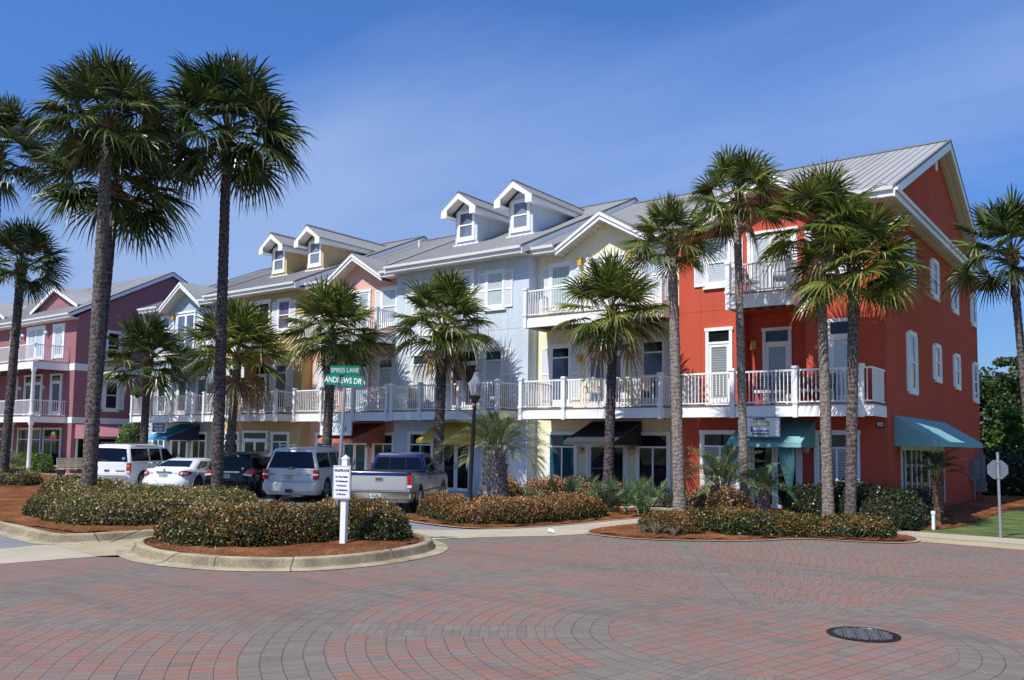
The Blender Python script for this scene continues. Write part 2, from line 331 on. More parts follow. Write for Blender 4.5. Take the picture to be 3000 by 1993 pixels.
# ------------------------------------------------------------------ mesh builder
def front(Y): return lambda u, w, v: (u, Y-w, v)
def side(X): return lambda u, w, v: (X+w, u, v)
class MB:
    def __init__(s, T=None): s.v = []; s.f = []; s.m = []; s.T = T
    def add(s, vs, fs, mi=0):
        n = len(s.v)
        s.v += [s.T(*p) if s.T else tuple(p) for p in vs]
        s.f += [tuple(i+n for i in f) for f in fs]; s.m += [mi]*len(fs); return s
    def box(s, x0, x1, y0, y1, z0, z1, mi=0):
        return s.add([(x0,y0,z0),(x1,y0,z0),(x1,y1,z0),(x0,y1,z0),(x0,y0,z1),(x1,y0,z1),(x1,y1,z1),(x0,y1,z1)],
              [(0,3,2,1),(4,5,6,7),(0,1,5,4),(1,2,6,5),(2,3,7,6),(3,0,4,7)], mi)
    def poly(s, pts, mi=0): return s.add(pts, [tuple(range(len(pts)))], mi)
    def prism(s, pts, d, mi=0):               # pts: 3d outline, d: extrusion vector
        n = len(pts); q = [(p[0]+d[0], p[1]+d[1], p[2]+d[2]) for p in pts]
        return s.add(list(pts)+q, [tuple(range(n)), tuple(range(2*n-1, n-1, -1))]+[(i, (i+1) % n, (i+1) % n+n, i+n) for i in range(n)], mi)
    def tube(s, pts, rad, n=8, mi=0, cap=True):
        P = [np.array(p, float) for p in pts]; R = rad if hasattr(rad, '__len__') else [rad]*len(P)
        rings = []
        for i, p in enumerate(P):
            t = P[min(i+1, len(P)-1)]-P[max(i-1, 0)]; t /= (np.linalg.norm(t)+1e-9)
            a = np.array([1., 0, 0]) if abs(t[0]) < .8 else np.array([0, 1., 0])
            u = np.cross(t, a); u /= np.linalg.norm(u); w = np.cross(t, u)
            rings.append([tuple(p+R[i]*(cos(2*pi*k/n)*u+sin(2*pi*k/n)*w)) for k in range(n)])
        vs = sum(rings, []); fs = [(i*n+k, i*n+(k+1) % n, (i+1)*n+(k+1) % n, (i+1)*n+k) for i in range(len(P)-1) for k in range(n)]
        if cap: fs += [tuple(range(n)), tuple(range((len(P)-1)*n, len(P)*n))]
        return s.add(vs, fs, mi)
    def lathe(s, c, prof, n=16, mi=0):        # prof: (r, z)
        vs = []; fs = []
        for r, z in prof: vs += [(c[0]+r*cos(2*pi*k/n), c[1]+r*sin(2*pi*k/n), c[2]+z) for k in range(n)]
        for i in range(len(prof)-1): fs += [(i*n+k, i*n+(k+1) % n, (i+1)*n+(k+1) % n, (i+1)*n+k) for k in range(n)]
        fs += [tuple(range(n)), tuple(range((len(prof)-1)*n, len(prof)*n))]
        return s.add(vs, fs, mi)
    def sph(s, c, r, n=12, mi=0, sz=1.):
        return s.lathe(c, [(max(1e-3, r*sin(pi*i/8)), -r*sz*cos(pi*i/8)) for i in range(9)], n, mi)
    def build(s, name, mats, parent=None, smooth=False, fix=True):
        if not isinstance(mats, (list, tuple)): mats = [mats]
        org = wloc(parent) if parent else (0, 0, 0)
        me = bpy.data.meshes.new(name)
        me.from_pydata([(a-org[0], b-org[1], c-org[2]) for a, b, c in s.v], [], s.f)
        for mm in mats: me.materials.append(M[mm] if isinstance(mm, str) else mm)
        me.polygons.foreach_set('material_index', s.m)
        if fix:
            bm = bmesh.new(); bm.from_mesh(me); bmesh.ops.recalc_face_normals(bm, faces=bm.faces); bm.to_mesh(me); bm.free()
        if smooth:
            me.polygons.foreach_set('use_smooth', [True]*len(me.polygons)); me.set_sharp_from_angle(angle=radians(38))
        me.update()
        o = bpy.data.objects.new(name, me); COL.objects.link(o)
        if parent: o.parent = parent
        return o
def wloc(o):
    x, y, z = 0, 0, 0
    while o: x += o.location.x; y += o.location.y; z += o.location.z; o = o.parent
    return x, y, z
def thing(name, label, cat, loc=(0, 0, 0), group=None, rz=0):
    o = bpy.data.objects.new(name, None); COL.objects.link(o); o.location = loc; o.rotation_euler = (0, 0, rz)
    o.empty_display_size = .3
    return tag(o, label, cat, group)
def tag(o, label, cat, group=None):
    o['label'] = label; o['category'] = cat
    if group: o['group'] = group
    return o
def struct(o): o['kind'] = 'structure'; return o
def copytree(o, parent=None):
    c = o.copy(); COL.objects.link(c); c.parent = parent
    for ch in o.children: copytree(ch, c)
    return c
def text(name, s, size, loc, mat_, parent, rot=(radians(90), 0, 0), sx=1., ext=.004, align='CENTER', bold=0.):
    cu = bpy.data.curves.new(name, 'FONT'); cu.body = s; cu.size = size; cu.extrude = ext; cu.align_x = align; cu.align_y = 'CENTER'; cu.offset = bold
    cu.resolution_u = 3
    t = bpy.data.objects.new(name, cu); COL.objects.link(t); bpy.context.view_layer.update()
    me = bpy.data.meshes.new_from_object(t.evaluated_get(bpy.context.evaluated_depsgraph_get()))
    bpy.data.objects.remove(t); bpy.data.curves.remove(cu)
    me.materials.clear(); me.materials.append(M[mat_])
    o = bpy.data.objects.new(name, me); COL.objects.link(o); org = wloc(parent)
    o.parent = parent; o.location = (loc[0]-org[0], loc[1]-org[1], loc[2]-org[2]); o.rotation_euler = rot; o.scale = (sx, 1, 1)
    return o
# ------------------------------------------------------------------ building kit
RIDGE_Y = 35.3
def window(root, T, xc, w, z0, z1, pane='blind', sh=(1, 1), transom=False, sill=True, shz=None, shw=.40, tpane='g_dark', lower=None):
    a, b = xc-w/2, xc+w/2
    m = MB(T); t = .085
    m.box(a-t, a, 0, .06, z0, z1); m.box(b, b+t, 0, .06, z0, z1)
    m.box(a-t-.04, b+t+.04, 0, .085, z1, z1+.14)
    m.box(a-t, b+t, 0, .075, z0-.13, z0)
    if sill: m.box(a-t-.08, b+t+.08, 0, .09, z0-.2, z0-.13)
    zz = z1
    if transom: zz = z1-.40; m.box(a, b, .0, .052, zz-.03, zz+.03)
    mid = z0+(zz-z0)*.5
    m.box(a, b, 0, .05, mid-.028, mid+.028)
    for q in (a, b-.035): m.box(q, q+.035, .001, .045, z0, z1)
    m.box(a+.035, b-.035, .001, .045, z1-.035, z1); m.box(a+.035, b-.035, .001, .045, z0, z0+.04)
    f = m.build('window', 'white', root)
    p = MB(T); p.box(a+.03, b-.03, .004, .02, mid, zz); p.build('pane', pane, f)
    p = MB(T); p.box(a+.03, b-.03, .004, .02, z0, mid); p.build('pane', lower or pane, f)
    if transom:
        p = MB(T); p.box(a+.03, b-.03, .004, .02, zz, z1); p.build('pane', tpane, f)
    s0, s1 = shz or (z0-.02, z1+.0)
    for k, on in ((-1, sh[0]), (1, sh[1])):
        if not on: continue
        c = xc+k*(w/2+t+shw/2+.015); m = MB(T); h = shw/2
        m.box(c-h, c-h+.05, .002, .05, s0, s1); m.box(c+h-.05, c+h, .002, .05, s0, s1)
        for q0, q1 in ((s0, s0+.08), (s1-.07, s1), ((s0+s1)/2-.035, (s0+s1)/2+.035)): m.box(c-h+.05, c+h-.05, .002, .05, q0, q1)
        sobj = m.build('shutter', 'white', root)
        m = MB(T); m.box(c-h+.05, c+h-.05, .003, .035, s0+.08, (s0+s1)/2-.035); m.box(c-h+.05, c+h-.05, .003, .035, (s0+s1)/2+.035, s1-.07); m.build('louvre', 'shutter', sobj)
    return f
def door(root, T, xc, w, z0, z1, leaf_h=2.05, n=2, pane='blind_dk', tpane='g_dark', glassy=False, trim='white', t=.11, bar=.09, name='door'):
    a, b = xc-w/2, xc+w/2; zt = z0+leaf_h
    m = MB(T)
    m.box(a, a+t, 0, .065, z0, z1); m.box(b-t, b, 0, .065, z0, z1); m.box(a-.03, b+.03, 0, .08, z1, z1+.11)
    if z1-zt > .15: m.box(a+t, b-t, 0, .06, zt, zt+.08)
    lw = (w-2*t)/n
    for i in range(n):
        l0 = a+t+i*lw+.006; l1 = l0+lw-.012; g = bar
        m.box(l0, l0+g, 0, .04, z0+.02, min(zt, z1)); m.box(l1-g, l1, 0, .04, z0+.02, min(zt, z1))
        m.box(l0+g, l1-g, 0, .04, z0+.02, z0+.02+(.12 if glassy else .24)); m.box(l0+g, l1-g, 0, .04, min(zt, z1)-.1, min(zt, z1))
    f = m.build(name, trim, root)
    for i in range(n):
        l0 = a+t+i*lw+.006+bar; l1 = a+t+(i+1)*lw-.006-bar
        MB(T).box(l0-.01, l1+.01, .003, .02, z0+.1, min(zt, z1)-.08).build('pane', pane, f)
    if z1-zt > .15: MB(T).box(a+t-.01, b-t+.01, .003, .02, zt+.06, z1).build('pane', tpane, f)
    hx = xc if n == 2 else b-t-.05
    MB(T).box(hx+.03, hx+.055, .04, .09, z0+.9, z0+1.15).build('handle', 'grey', f)
    return f
def shopwin(root, T, xc, w, z0, z1, tz=2.15, pane='g_dark', mull=1, trim='white', tpane='g_dark'):
    a, b = xc-w/2, xc+w/2; t = .12; m = MB(T)
    m.box(a-.02, b+.02, 0, .075, z1-.14, z1); m.box(a, a+t, 0, .06, z0, z1-.14); m.box(b-t, b, 0, .06, z0, z1-.14); m.box(a-.02, b+.02, 0, .08, z0-.1, z0)
    m.box(a+t, b-t, .001, .05, tz-.03, tz+.03)
    for i in range(mull):
        x = a+t+(i+1)*(w-2*t)/(mull+1); m.box(x-.03, x+.03, .001, .048, z0, tz-.03)
    for q in (a+t, b-t-.04): m.box(q, q+.04, .001, .045, z0, z1-.14)
    f = m.build('shop_window', trim, root)
    MB(T).box(a+t, b-t, .003, .018, z0, tz).build('pane', pane, f); MB(T).box(a+t, b-t, .003, .018, tz, z1-.14).build('pane', tpane, f)
    return f
def balcony(root, xl, xr, yf, yb, zb, zt, zr, posts, ends=(1, 1), drop=True, step=.118, roundposts=()):
    m = MB(); 
    m.box(xl, xr, yf, yf+.05, zb, zt)
    if ends[0]: m.box(xl, xl+.05, yf+.05, yb-.002, zb, zt)
    if ends[1]: m.box(xr-.05, xr, yf+.05, yb-.002, zb, zt)
    m.box(xl+.05, xr-.05, yf+.05, yb-.002, zt-.06, zt-.02)
    m.box(xl-.015, xr+.015, yf-.025, yf+.1, zt, zt+.035, 1)
    for e, x in ((ends[0], xl), (ends[1], xr)):
        if e: m.box(x-.03, x+.03, yf+.1, yb-.002, zt, zt+.035, 1)
    m.box(xl+.06, xr-.06, yf+.1, yb-.003, zt-.02, zt+.03, 1)
    x = xl+.3
    while x < xr-.1: m.box(x, x+.045, yf+.06, yb-.003, zb+.03, zt-.062, 1); x += .42
    d = m.build('balcony', ['white', 'deckwood'], root)
    r = MB(); zl = zt+.12; Y = yf+.04
    def run(p, q):
        L = math.hypot(q[0]-p[0], q[1]-p[1]); hx = abs(q[0]-p[0]) > abs(q[1]-p[1])
        x0, x1, y0, y1 = min(p[0], q[0]), max(p[0], q[0]), min(p[1], q[1]), max(p[1], q[1])
        e = .028
        if hx: r.box(x0, x1, Y-e, Y+e, zr-.055, zr); r.box(x0, x1, Y-.018, Y+.018, zl-.04, zl)
        else: r.box(x0-e, x0+e, y0, y1, zr-.054, zr-.001); r.box(x0-.018, x0+.018, y0, y1, zl-.039, zl-.001)
        n = max(1, int(L/step))
        for i in range(1, n):
            a = p[0]+(q[0]-p[0])*i/n; b = p[1]+(q[1]-p[1])*i/n
            r.box(a-.0125, a+.0125, b-.0125, b+.0125, zl, zr-.05)
    run((xl+.05, Y), (xr-.05, Y))
    if ends[0]: run((xl+.05, Y), (xl+.05, yb))
    if ends[1]: run((xr-.05, Y), (xr-.05, yb))
    r.build('railing', 'white', d)
    for x in posts:
        m = MB(); h = .07; z0 = zb-.03 if drop else zt+.03
        m.box(x-h, x+h, yf-.075, yf+.065, z0, zr+.02); m.box(x-h-.025, x+h+.025, yf-.1, yf+.09, zr+.02, zr+.07)
        m.box(x-h-.012, x+h+.012, yf-.087, yf+.077, zr+.07, zr+.10)
        m.box(x-h-.02, x+h+.02, yf-.095, yf+.085, zt+.04, zt+.14); m.build('post', 'whiteshade', d)
    for x in roundposts:
        MB().lathe((x, yf-.01, zb-.03), [(.1, 0), (.1, zr-zb), (.13, zr-zb+.02), (.13, zr-zb+.1), (.09, zr-zb+.12)], 20).build('post', 'white', d, True)
    return d
def lamp(root, x, z, Y, kind='box'):
    if kind == 'box':
        m = MB(front(Y)); m.box(x-.085, x+.085, .03, .17, z-.13, z+.13); m.box(x-.1, x+.1, .01, .19, z+.13, z+.16); m.box(x-.05, x+.05, 0, .03, z-.1, z+.1)
        m.build('wall_lamp', 'lampyel', root)
    else: MB().sph((x, Y-.13, z), .13, 12).box(x-.05, x+.05, Y-.04, Y, z-.08, z+.08).build('wall_lamp', 'globe' if kind == 'globe' else 'whiteshade', root, True)
def slab(mb, x0, x1, ye, ze, yr, zr, th=.07, mi=0):
    mb.prism([(x0, ye, ze), (x0, yr, zr), (x0, yr, zr-th), (x0, ye, ze-th)], (x1-x0, 0, 0), mi)
def ribs(mb, x0, x1, ye, ze, yr, zr, st=.305, mi=1):
    x = x0+.05
    while x < x1-.03: mb.prism([(x, ye, ze), (x, yr, zr), (x, yr, zr+.012), (x, ye-.012, ze+.012)], (.025, 0, 0), mi); x += st
def gutter(mb, x0, x1, ye, zt, mi=0):
    mb.box(x0, x1, ye-.02, ye+.03, zt-.27, zt-.13, mi); mb.prism([(x0, ye-.02, zt-.13), (x0, ye-.12, zt-.11), (x0, ye-.14, zt-.01), (x0, ye-.02, zt-.01)], (x1-x0, 0, 0), mi)
    mb.box(x0, x1, ye+.03, ye+.2, zt-.27, zt-.2, mi)
SL = .45
def zroof(y, ye): return 9.83+SL*(y-ye)
def main_roof(root, x0, x1, ye, yw, rakeL=False, rakeR=False, gable=None, yback=44.3, skipL=0, skipR=0):
    zr = zroof(RIDGE_Y, ye); m = MB(); segs = [(x0, x1)]
    if gable: cx, hf = gable; segs = [(x0, cx-hf), (cx+hf, x1)]
    for a, b in segs: slab(m, a, b, ye, 9.83, RIDGE_Y, zr); ribs(m, a, b, ye, 9.83, RIDGE_Y, zr)
    if gable:
        yy = yw+.32; slab(m, cx-hf, cx+hf, yy, zroof(yy, ye), RIDGE_Y, zr); ribs(m, cx-hf, cx+hf, yy, zroof(yy, ye), RIDGE_Y, zr)
    slab(m, x0, x1, yback, zr-SL*(yback-RIDGE_Y), RIDGE_Y, zr)
    m.prism([(x0, RIDGE_Y-.16, zr-.04), (x0, RIDGE_Y, zr+.06), (x0, RIDGE_Y+.16, zr-.04)], (x1-x0, 0, 0), 1)
    rf = m.build('roof', ['roof', 'rib'], root)
    for a, b in segs: m = MB(); gutter(m, a, b, ye, 9.83); m.build('gutter', 'white', rf)
    m = MB()
    for on, x, s in ((rakeL, x0, -1), (rakeR, x1, 1)):
        if on:
            q = [(ye-.02, 9.80), (RIDGE_Y, zr-.03), (yback, zr-.03-SL*(yback-RIDGE_Y)), (yback, zr-.36-SL*(yback-RIDGE_Y)), (RIDGE_Y, zr-.36), (ye-.02, 9.50)]
            m.prism([(x, y, z) for y, z in q], (s*.045, 0, 0))
            q = [(ye-.05, 9.86), (RIDGE_Y, zr+.03), (yback, zr+.03-SL*(yback-RIDGE_Y)), (yback, zr-.05-SL*(yback-RIDGE_Y)), (RIDGE_Y, zr-.05), (ye-.05, 9.78)]
            m.prism([(x-s*.02, y, z) for y, z in q], (s*.085, 0, 0), 1); m.build('rake_board', ['white', 'rib'], rf); m = MB()
    for a, b in segs: MB().box(a, b, ye+.2, yw+.02, 9.565, 9.59).build('soffit', 'soffit', rf)
    return rf, zr
def gable(root, wallmat, cx, hf, zp, yf, yw, zfoot=9.47, vent=False, rw=None):
    # zp: underside of the peak fascia's top; the roof runs back into the main roof
    s = (zp-9.62)/hf; m = MB(); yb = 30.6
    for k in (-1, 1):
        m.prism([(cx, yf-.03, zp+.09), (cx+k*(hf+.12), yf-.03, zp+.09-s*(hf+.12)), (cx+k*(hf+.12), yf-.03, zp+.03-s*(hf+.12)), (cx, yf-.03, zp+.03)], (0, yb-yf, 0))
        y = yf+.05
        while y < 30: 
            m.prism([(cx, y, zp+.09), (cx+k*(hf+.12), y, zp+.09-s*(hf+.12)), (cx+k*(hf+.12), y, zp+.11-s*(hf+.12)), (cx, y, zp+.11)], (0, .025, 0), 1); y += .305
    rf = m.build('roof', ['roof', 'rib'], root)
    m = MB(); 
    for k in (-1, 1):
        m.prism([(cx, yf, zp+.03), (cx+k*hf, yf, 9.65), (cx+k*(hf+.02), yf, 9.65-.24), (cx+k*.0, yf, zp-.24)], (0, .05, 0))
        m.prism([(cx, yf-.05, zp+.035), (cx+k*(hf+.06), yf-.05, 9.62), (cx+k*(hf+.06), yf-.05, 9.52), (cx, yf-.05, zp-.08)], (0, .05, 0))
    m.build('fascia', 'white', rf)
    m = MB()
    for k in (-1, 1): m.prism([(cx, yf+.05, zp-.2), (cx+k*(hf+.02), yf+.05, 9.43), (cx+k*(hf+.02), yf+.05, 9.46), (cx, yf+.05, zp-.17)], (0, yw-yf-.03, 0))
    m.build('soffit', 'soffit', rf)
    m = MB(); e = (zp-.1-9.621)/((zp-.1-9.56)/(hf+.1)); m.prism([(cx, yw, zp-.1), (cx-e, yw, 9.621), (cx+e, yw, 9.621)], (0, .28, 0)); m.build('gable_wall', wallmat, root)
    return rf
def dormer(root, cx, wallmat, yf=29.0, ye=26.3, w=1.28):
    h = w/2; zb = zroof(yf, ye)-.05; zw = 12.55; yb = 33.6; hr = 1.0; zp = 13.32; s = .72/hr; yo = yf-.62
    m = MB(); m.box(cx-h, cx+h, yf, yb, zb-.3, zw); m.prism([(cx-h, yf, zw), (cx+h, yf, zw), (cx, yf, zw+h*s+.02)], (0, yb-yf, 0))
    d = m.build('dormer', wallmat, root)
    m = MB()
    for k in (-1, 1):
        m.prism([(cx, yo, zp), (cx+k*(hr+.06), yo, zp-s*(hr+.06)), (cx+k*(hr+.06), yo, zp-s*(hr+.06)-.06), (cx, yo, zp-.06)], (0, 34.6-yo, 0))
        y = yo+.03
        while y < 34.4: m.prism([(cx, y, zp), (cx+k*(hr+.06), y, zp-s*(hr+.06)), (cx+k*(hr+.06), y, zp-s*(hr+.06)+.02), (cx, y, zp+.02)], (0, .025, 0), 1); y += .305
    m.prism([(cx-.12, yo-.01, zp-.05), (cx, yo-.01, zp+.05), (cx+.12, yo-.01, zp-.05)], (0, 34.6-yo, 0), 1)
    m.build('roof', ['roof', 'rib'], d)
    m = MB(); ze = zp-s*hr
    for k in (-1, 1):
        m.prism([(cx, yo+.0, zp-.05), (cx+k*hr, yo, ze-.05), (cx+k*hr, yo, ze-.36), (cx+k*(h+.02), yo, ze-.36), (cx+k*(h+.02), yo, ze-.02), (cx, yo, zp-.32)], (0, .05, 0))
        m.box(cx+k*hr-(.04 if k > 0 else 0), cx+k*hr+(0 if k > 0 else .04), yo+.05, 33.4, ze-.30, ze-.06)
        m.box(min(cx+k*h, cx+k*(hr-.04)), max(cx+k*h, cx+k*(hr-.04)), yo+.05, 33., ze-.28, ze-.25)
        m.prism([(cx, yo+.05, zp-.16), (cx+k*hr*.97, yo+.05, ze-.14), (cx+k*hr*.97, yo+.05, ze-.12), (cx, yo+.05, zp-.13)], (0, yf-yo-.05, 0))
    m.build('fascia', 'white', d)
    m = MB(); m.box(cx-h-.12, cx+h+.12, yf-.03, yf+.0, zb-.02, zb+.09)
    m.build('flashing', 'whiteshade', d)
    T = front(yf); a = MB(T); z0, z1, ww = 11.36, 12.52, .40
    a.box(cx-ww-.1, cx-ww, 0, .05, z0-.1, z1+.1); a.box(cx+ww, cx+ww+.1, 0, .05, z0-.1, z1+.1); a.box(cx-ww, cx+ww, 0, .05, z1, z1+.1); a.box(cx-ww, cx+ww, 0, .05, z0-.1, z0)
    a.box(cx-ww-.14, cx+ww+.14, .0, .07, z0-.16, z0-.1)
    a.box(cx-ww, cx+ww, 0, .045, (z0+z1)/2-.03, (z0+z1)/2+.03); a.box(cx-ww, cx-ww+.05, .001, .044, z0, z1); a.box(cx+ww-.05, cx+ww, .001, .044, z0, z1)
    a.box(cx-ww+.05, cx+ww-.05, .001, .044, z1-.05, z1); a.box(cx-ww+.05, cx+ww-.05, .001, .044, z0, z0+.05)
    a.build('window', 'white', d)
    MB(T).box(cx-ww, cx+ww, .003, .02, z0, z1).build('pane', 'g_dorm', d)
    return d
M['g_dorm'] = glass('grey_lavender_pane', (.10, .11, .15), (.2, .22, .28), .9)
def awning(root, T, x0, x1, zt, zf, zv, out, m1, m2=None, th=.012):
    m = MB(T)
    m.poly([(x0, .01, zt), (x1, .01, zt), (x1, out, zf), (x0, out, zf)])
    m.poly([(x0, out, zf), (x1, out, zf), (x1, out+.01, zv), (x0, out+.01, zv)])
    for x in (x0, x1):
        m.poly([(x, .01, zt), (x, out, zf), (x, out+.01, zv), (x, .01, zv)], 1 if m2 else 0)
    b = m.build('awning', [m1]+([m2] if m2 else []), root)
    f = MB(T); 
    for x in (x0+.01, x1-.01): f.tube([(x, .02, zt-.02), (x, out-.01, zf-.02)], .012, 6); f.tube([(x, .02, zv+.02), (x, out, zv+.02)], .012, 6)
    f.tube([(x0, out-.01, zv+.02), (x1, out-.01, zv+.02)], .012, 6)
    f.build('awning_frame', 'galv', b)
    return b
def vent(root, x, y, ye):
    MB().lathe((x, y, zroof(y, ye)-.05), [(.045, 0), (.045, .42)], 8).build('vent_pipe', 'whiteshade', root)
def walls(root, wm, xl, xr, yw, recess=None, jt=True, yb=43.6, zt=9.62):
    m = MB(); yi = yw+.95
    m.box(xl, xr, yi, yb, 0, zt)
    m.prism([(xl+.01, yi, zt), (xl+.01, RIDGE_Y, zroof(RIDGE_Y, yw-.7)-.12), (xl+.01, yb, zt)], (xr-xl-.02, 0, 0))
    if recess:
        a, b, z0, z1 = recess
        m.box(xl, a, yw, yi, 0, zt); m.box(b, xr, yw, yi, 0, zt); m.box(a, b, yw, yi, 0, z0); m.box(a, b, yw, yi, z1, zt)
    else: m.box(xl, xr, yw, yi, 0, zt)
    w = m.build('wall', wm, root)
    if jt:
        j = MB(front(yw)); j.box(xl, xr, 0, .003, 6.71, 6.725)
        for x in (xl+(xr-xl)*.12, xr-(xr-xl)*.14): j.box(x, x+.014, 0, .003, .3, 9.5)
        j.build('control_joint', M[wm].name and 'jt_'+wm, root)
    return w
for k, c in dict(red=(.36, .05, .025), yellow=(.6, .52, .27), blue=(.27, .36, .45), pink=(.6, .33, .25), tan=(.45, .3, .14), bgrey=(.22, .31, .38), plum=(.33, .09, .1)).items(): M['jt_'+k] = mat('joint_'+k, c, .9)

ROW = 'attached three storey shop houses in a row'
# ---- RED corner house
def red_house():
    xl, xr = -13.1, -6.34; Y = 27.0; F = front(Y)
    R = thing('shop_house', 'brick red three storey corner shop house numbered 90 at the right end of the row', 'building', (-9.7, 27, 0), ROW)
    walls(R, 'red', xl, xr, Y, (-10.95, -8.72, 3.3, 6.62))
    main_roof(R, xl, -5.9, 26.3, Y, False, True, (-9.78, 2.25), skipR=1)
    gable(R, 'red', -9.78, 2.25, 10.95, 26.32, Y)
    # side gable soffit and pent roof
    m = MB(); zr = zroof(RIDGE_Y, 26.3)
    for ye in (26.3, 44.3): m.prism([(-6.34, ye, 9.5), (-6.34, RIDGE_Y, zr-.36), (-6.34, RIDGE_Y, zr-.33), (-6.34, ye, 9.53)], (.44, 0, 0))
    m.build('rake_soffit', 'soffit', R)
    m = MB(side(xr)); m.add([(26.3, .0, 10.0), (44.3, .0, 10.0), (44.3, .50, 9.74), (26.3, .50, 9.74), (26.3, 0, 9.56), (44.3, 0, 9.56), (44.3, .50, 9.68), (26.3, .50, 9.68)], [(0, 1, 2, 3), (4, 5, 6, 7), (0, 3, 7, 4), (1, 2, 6, 5), (2, 3, 7, 6)])
    y = 26.35
    while y < 44.2: m.prism([(y, 0, 10.), (y, .51, 9.74), (y, .51, 9.775), (y, 0, 10.035)], (.025, 0, 0), 1); y += .305
    pr = m.build('pent_roof', ['roof', 'rib'], R)
    m = MB(side(xr)); m.box(26.25, 44.35, .45, .49, 9.50, 9.69); m.prism([(26.25, .49, 9.70), (26.25, .56, 9.68), (26.25, .58, 9.77), (26.25, .49, 9.77)], (18.1, 0, 0)); m.box(26.27, 26.3, .0, .45, 9.56, 9.80); m.build('fascia', 'white', pr)
    m = MB(side(xr)); m.box(26.25, 44.35, .0, .45, 9.52, 9.55); m.build('soffit', 'soffit', pr)
    MB(side(xr)).prism([(34.95+.2*cos(a*pi/10), 0, 12.95+.3*sin(a*pi/10)) for a in range(20)], (0, .05, 0)).build('gable_vent', 'white', R)
    # front openings
    window(R, F, -11.64, .74, 7.66, 9.05, 'blind', shz=(7.58, 9.08))
    window(R, F, -7.85, .74, 7.66, 9.05, 'blind', shz=(7.58, 9.08))
    door(R, F, -9.78, 1.66, 7.05, 9.1, 2.02, 2, 'blind')
    balcony(R, -10.92, -8.76, 25.85, 27, 6.53, 6.98, 7.95, (-10.82, -8.86))
    door(R, F, -11.62, .95, 3.5, 6.02, 2.07, 1, 'blind_dk')
    door(R, front(27.95), -9.98, .98, 3.5, 6.02, 2.07, 1, 'blind_dk'); lamp(R, -10.75, 5.55, 27.95)
    door(R, F, -7.66, .82, 3.5, 6.02, 2.07, 1, 'blind')
    balcony(R, -12.35, -6.36, 25.5, 27, 3.06, 3.4, 4.48, (-10.54, -8.57), (1, 1), roundposts=(-6.7,))
    shopwin(R, F, -11.6, 1.42, .5, 2.68, 2.14, 'blind_dk'); shopwin(R, F, -7.82, 1.36, .5, 2.68, 2.14, 'blind_dk')
    door(R, F, -9.75, 1.75, .18, 2.22, 2.04, 2, 'g_dark', glassy=True)
    lamp(R, -8.72, 2.1, 27, 'globe'); lamp(R, -10.88, 2.1, 27, 'globe')
    awning(R, F, -10.78, -8.45, 3.02, 2.28, 2.14, 1.40, 'teal')
    for x, s in ((-10.72, -1), (-9.0, 1)):     # tied back drapes under the awning
        m = MB(); n = 12; P = []
        for z, w0, xo in ((2.2, .27, 0), (1.6, .22, .05*s), (1.05, .10, .12*s), (.85, .05, .15*s), (.8, .08, .15*s), (.45, .10, .15*s)):
            P.append([(x+xo+w0*(k/n*2-1), 25.78+.05*((-1)**k), z) for k in range(n+1)])
        vs = sum(P, []); fs = [(i*(n+1)+k, i*(n+1)+k+1, (i+1)*(n+1)+k+1, (i+1)*(n+1)+k) for i in range(5) for k in range(n)]
        m.add(vs, fs); m.build('drape', 'teal', R, True)
    # right side wall
    S = side(xr)
    window(R, S, 30.28, .74, 4.12, 5.86, 'g_skyrefl', lower='g_dark', shz=(4.0, 5.9), shw=.3)
    for yc, z0 in ((34.35, 4.78), (38.25, 4.75)): window(R, S, yc, .72, z0, 5.86, 'g_skyrefl', lower='g_dark', shz=(z0-.1, 5.9), shw=.3)
    window(R, S, 42.7, .74, 4.42, 5.9, 'g_skyrefl', lower='g_dark', shz=(4.3, 5.92), shw=.3)
    for yc in (30.25, 34.25, 38.15, 42.6): window(R, S, yc, .74, 7.82, 8.98, 'g_skyrefl', lower='g_dark', shz=(7.75, 9.02), shw=.3)
    awning(R, S, 27.72, 35.6, 3.16, 2.38, 2.22, 1.25, 'teal')
    m = MB(S); m.box(28.5, 35.1, 0, .05, 2.1, 2.25)
    for y in (28.5, 28.95, 29.8, 30.5, 31.2, 32.4, 33.0, 33.9, 35.05): m.box(y, y+.07, 0, .05, .2, 2.1)
    f = m.build('shop_window', 'whiteshade', R); MB(S).box(28.57, 35.05, .004, .02, .2, 2.1).build('pane', 'g_dark', f)
    m = MB(S); m.box(27, 43.6, 0, .004, 3.49, 3.505); m.box(27, 43.6, 0, .004, 6.71, 6.725); m.build('control_joint', 'jt_red', R)
    m = MB(S); m.box(40.6, 41.9, 0, .22, .9, 1.75); m.box(42.1, 42.9, 0, .3, .35, 1.95); m.box(43.0, 43.4, .0, .14, 1.2, 2.2)
    m.tube([(41.2, .1, 0), (41.2, .1, .9)], .03, 8); m.build('meter_cabinet', 'grey', R)
    vent(R, -12.2, 33.2, 26.3)
    n = MB(F); n.box(-6.66, -6.44, 0, .02, 2.75, 2.96); b = n.build('house_number', 'print_black', R); text('digits', '90', .2, (-6.55, 26.965, 2.85), 'white', b, sx=.9, bold=.004)
red_house()

def gable_house(mt, xl, xr, c, label, gx=None, hf=1.95, zp=10.83, yel=False):
    Y = 27.6; F = front(Y); gx = gx or c
    R = thing('shop_house', label, 'building', (c, 27.6, 0), ROW); R['gc'] = c
    walls(R, mt, xl, xr, Y)
    return R, F, Y
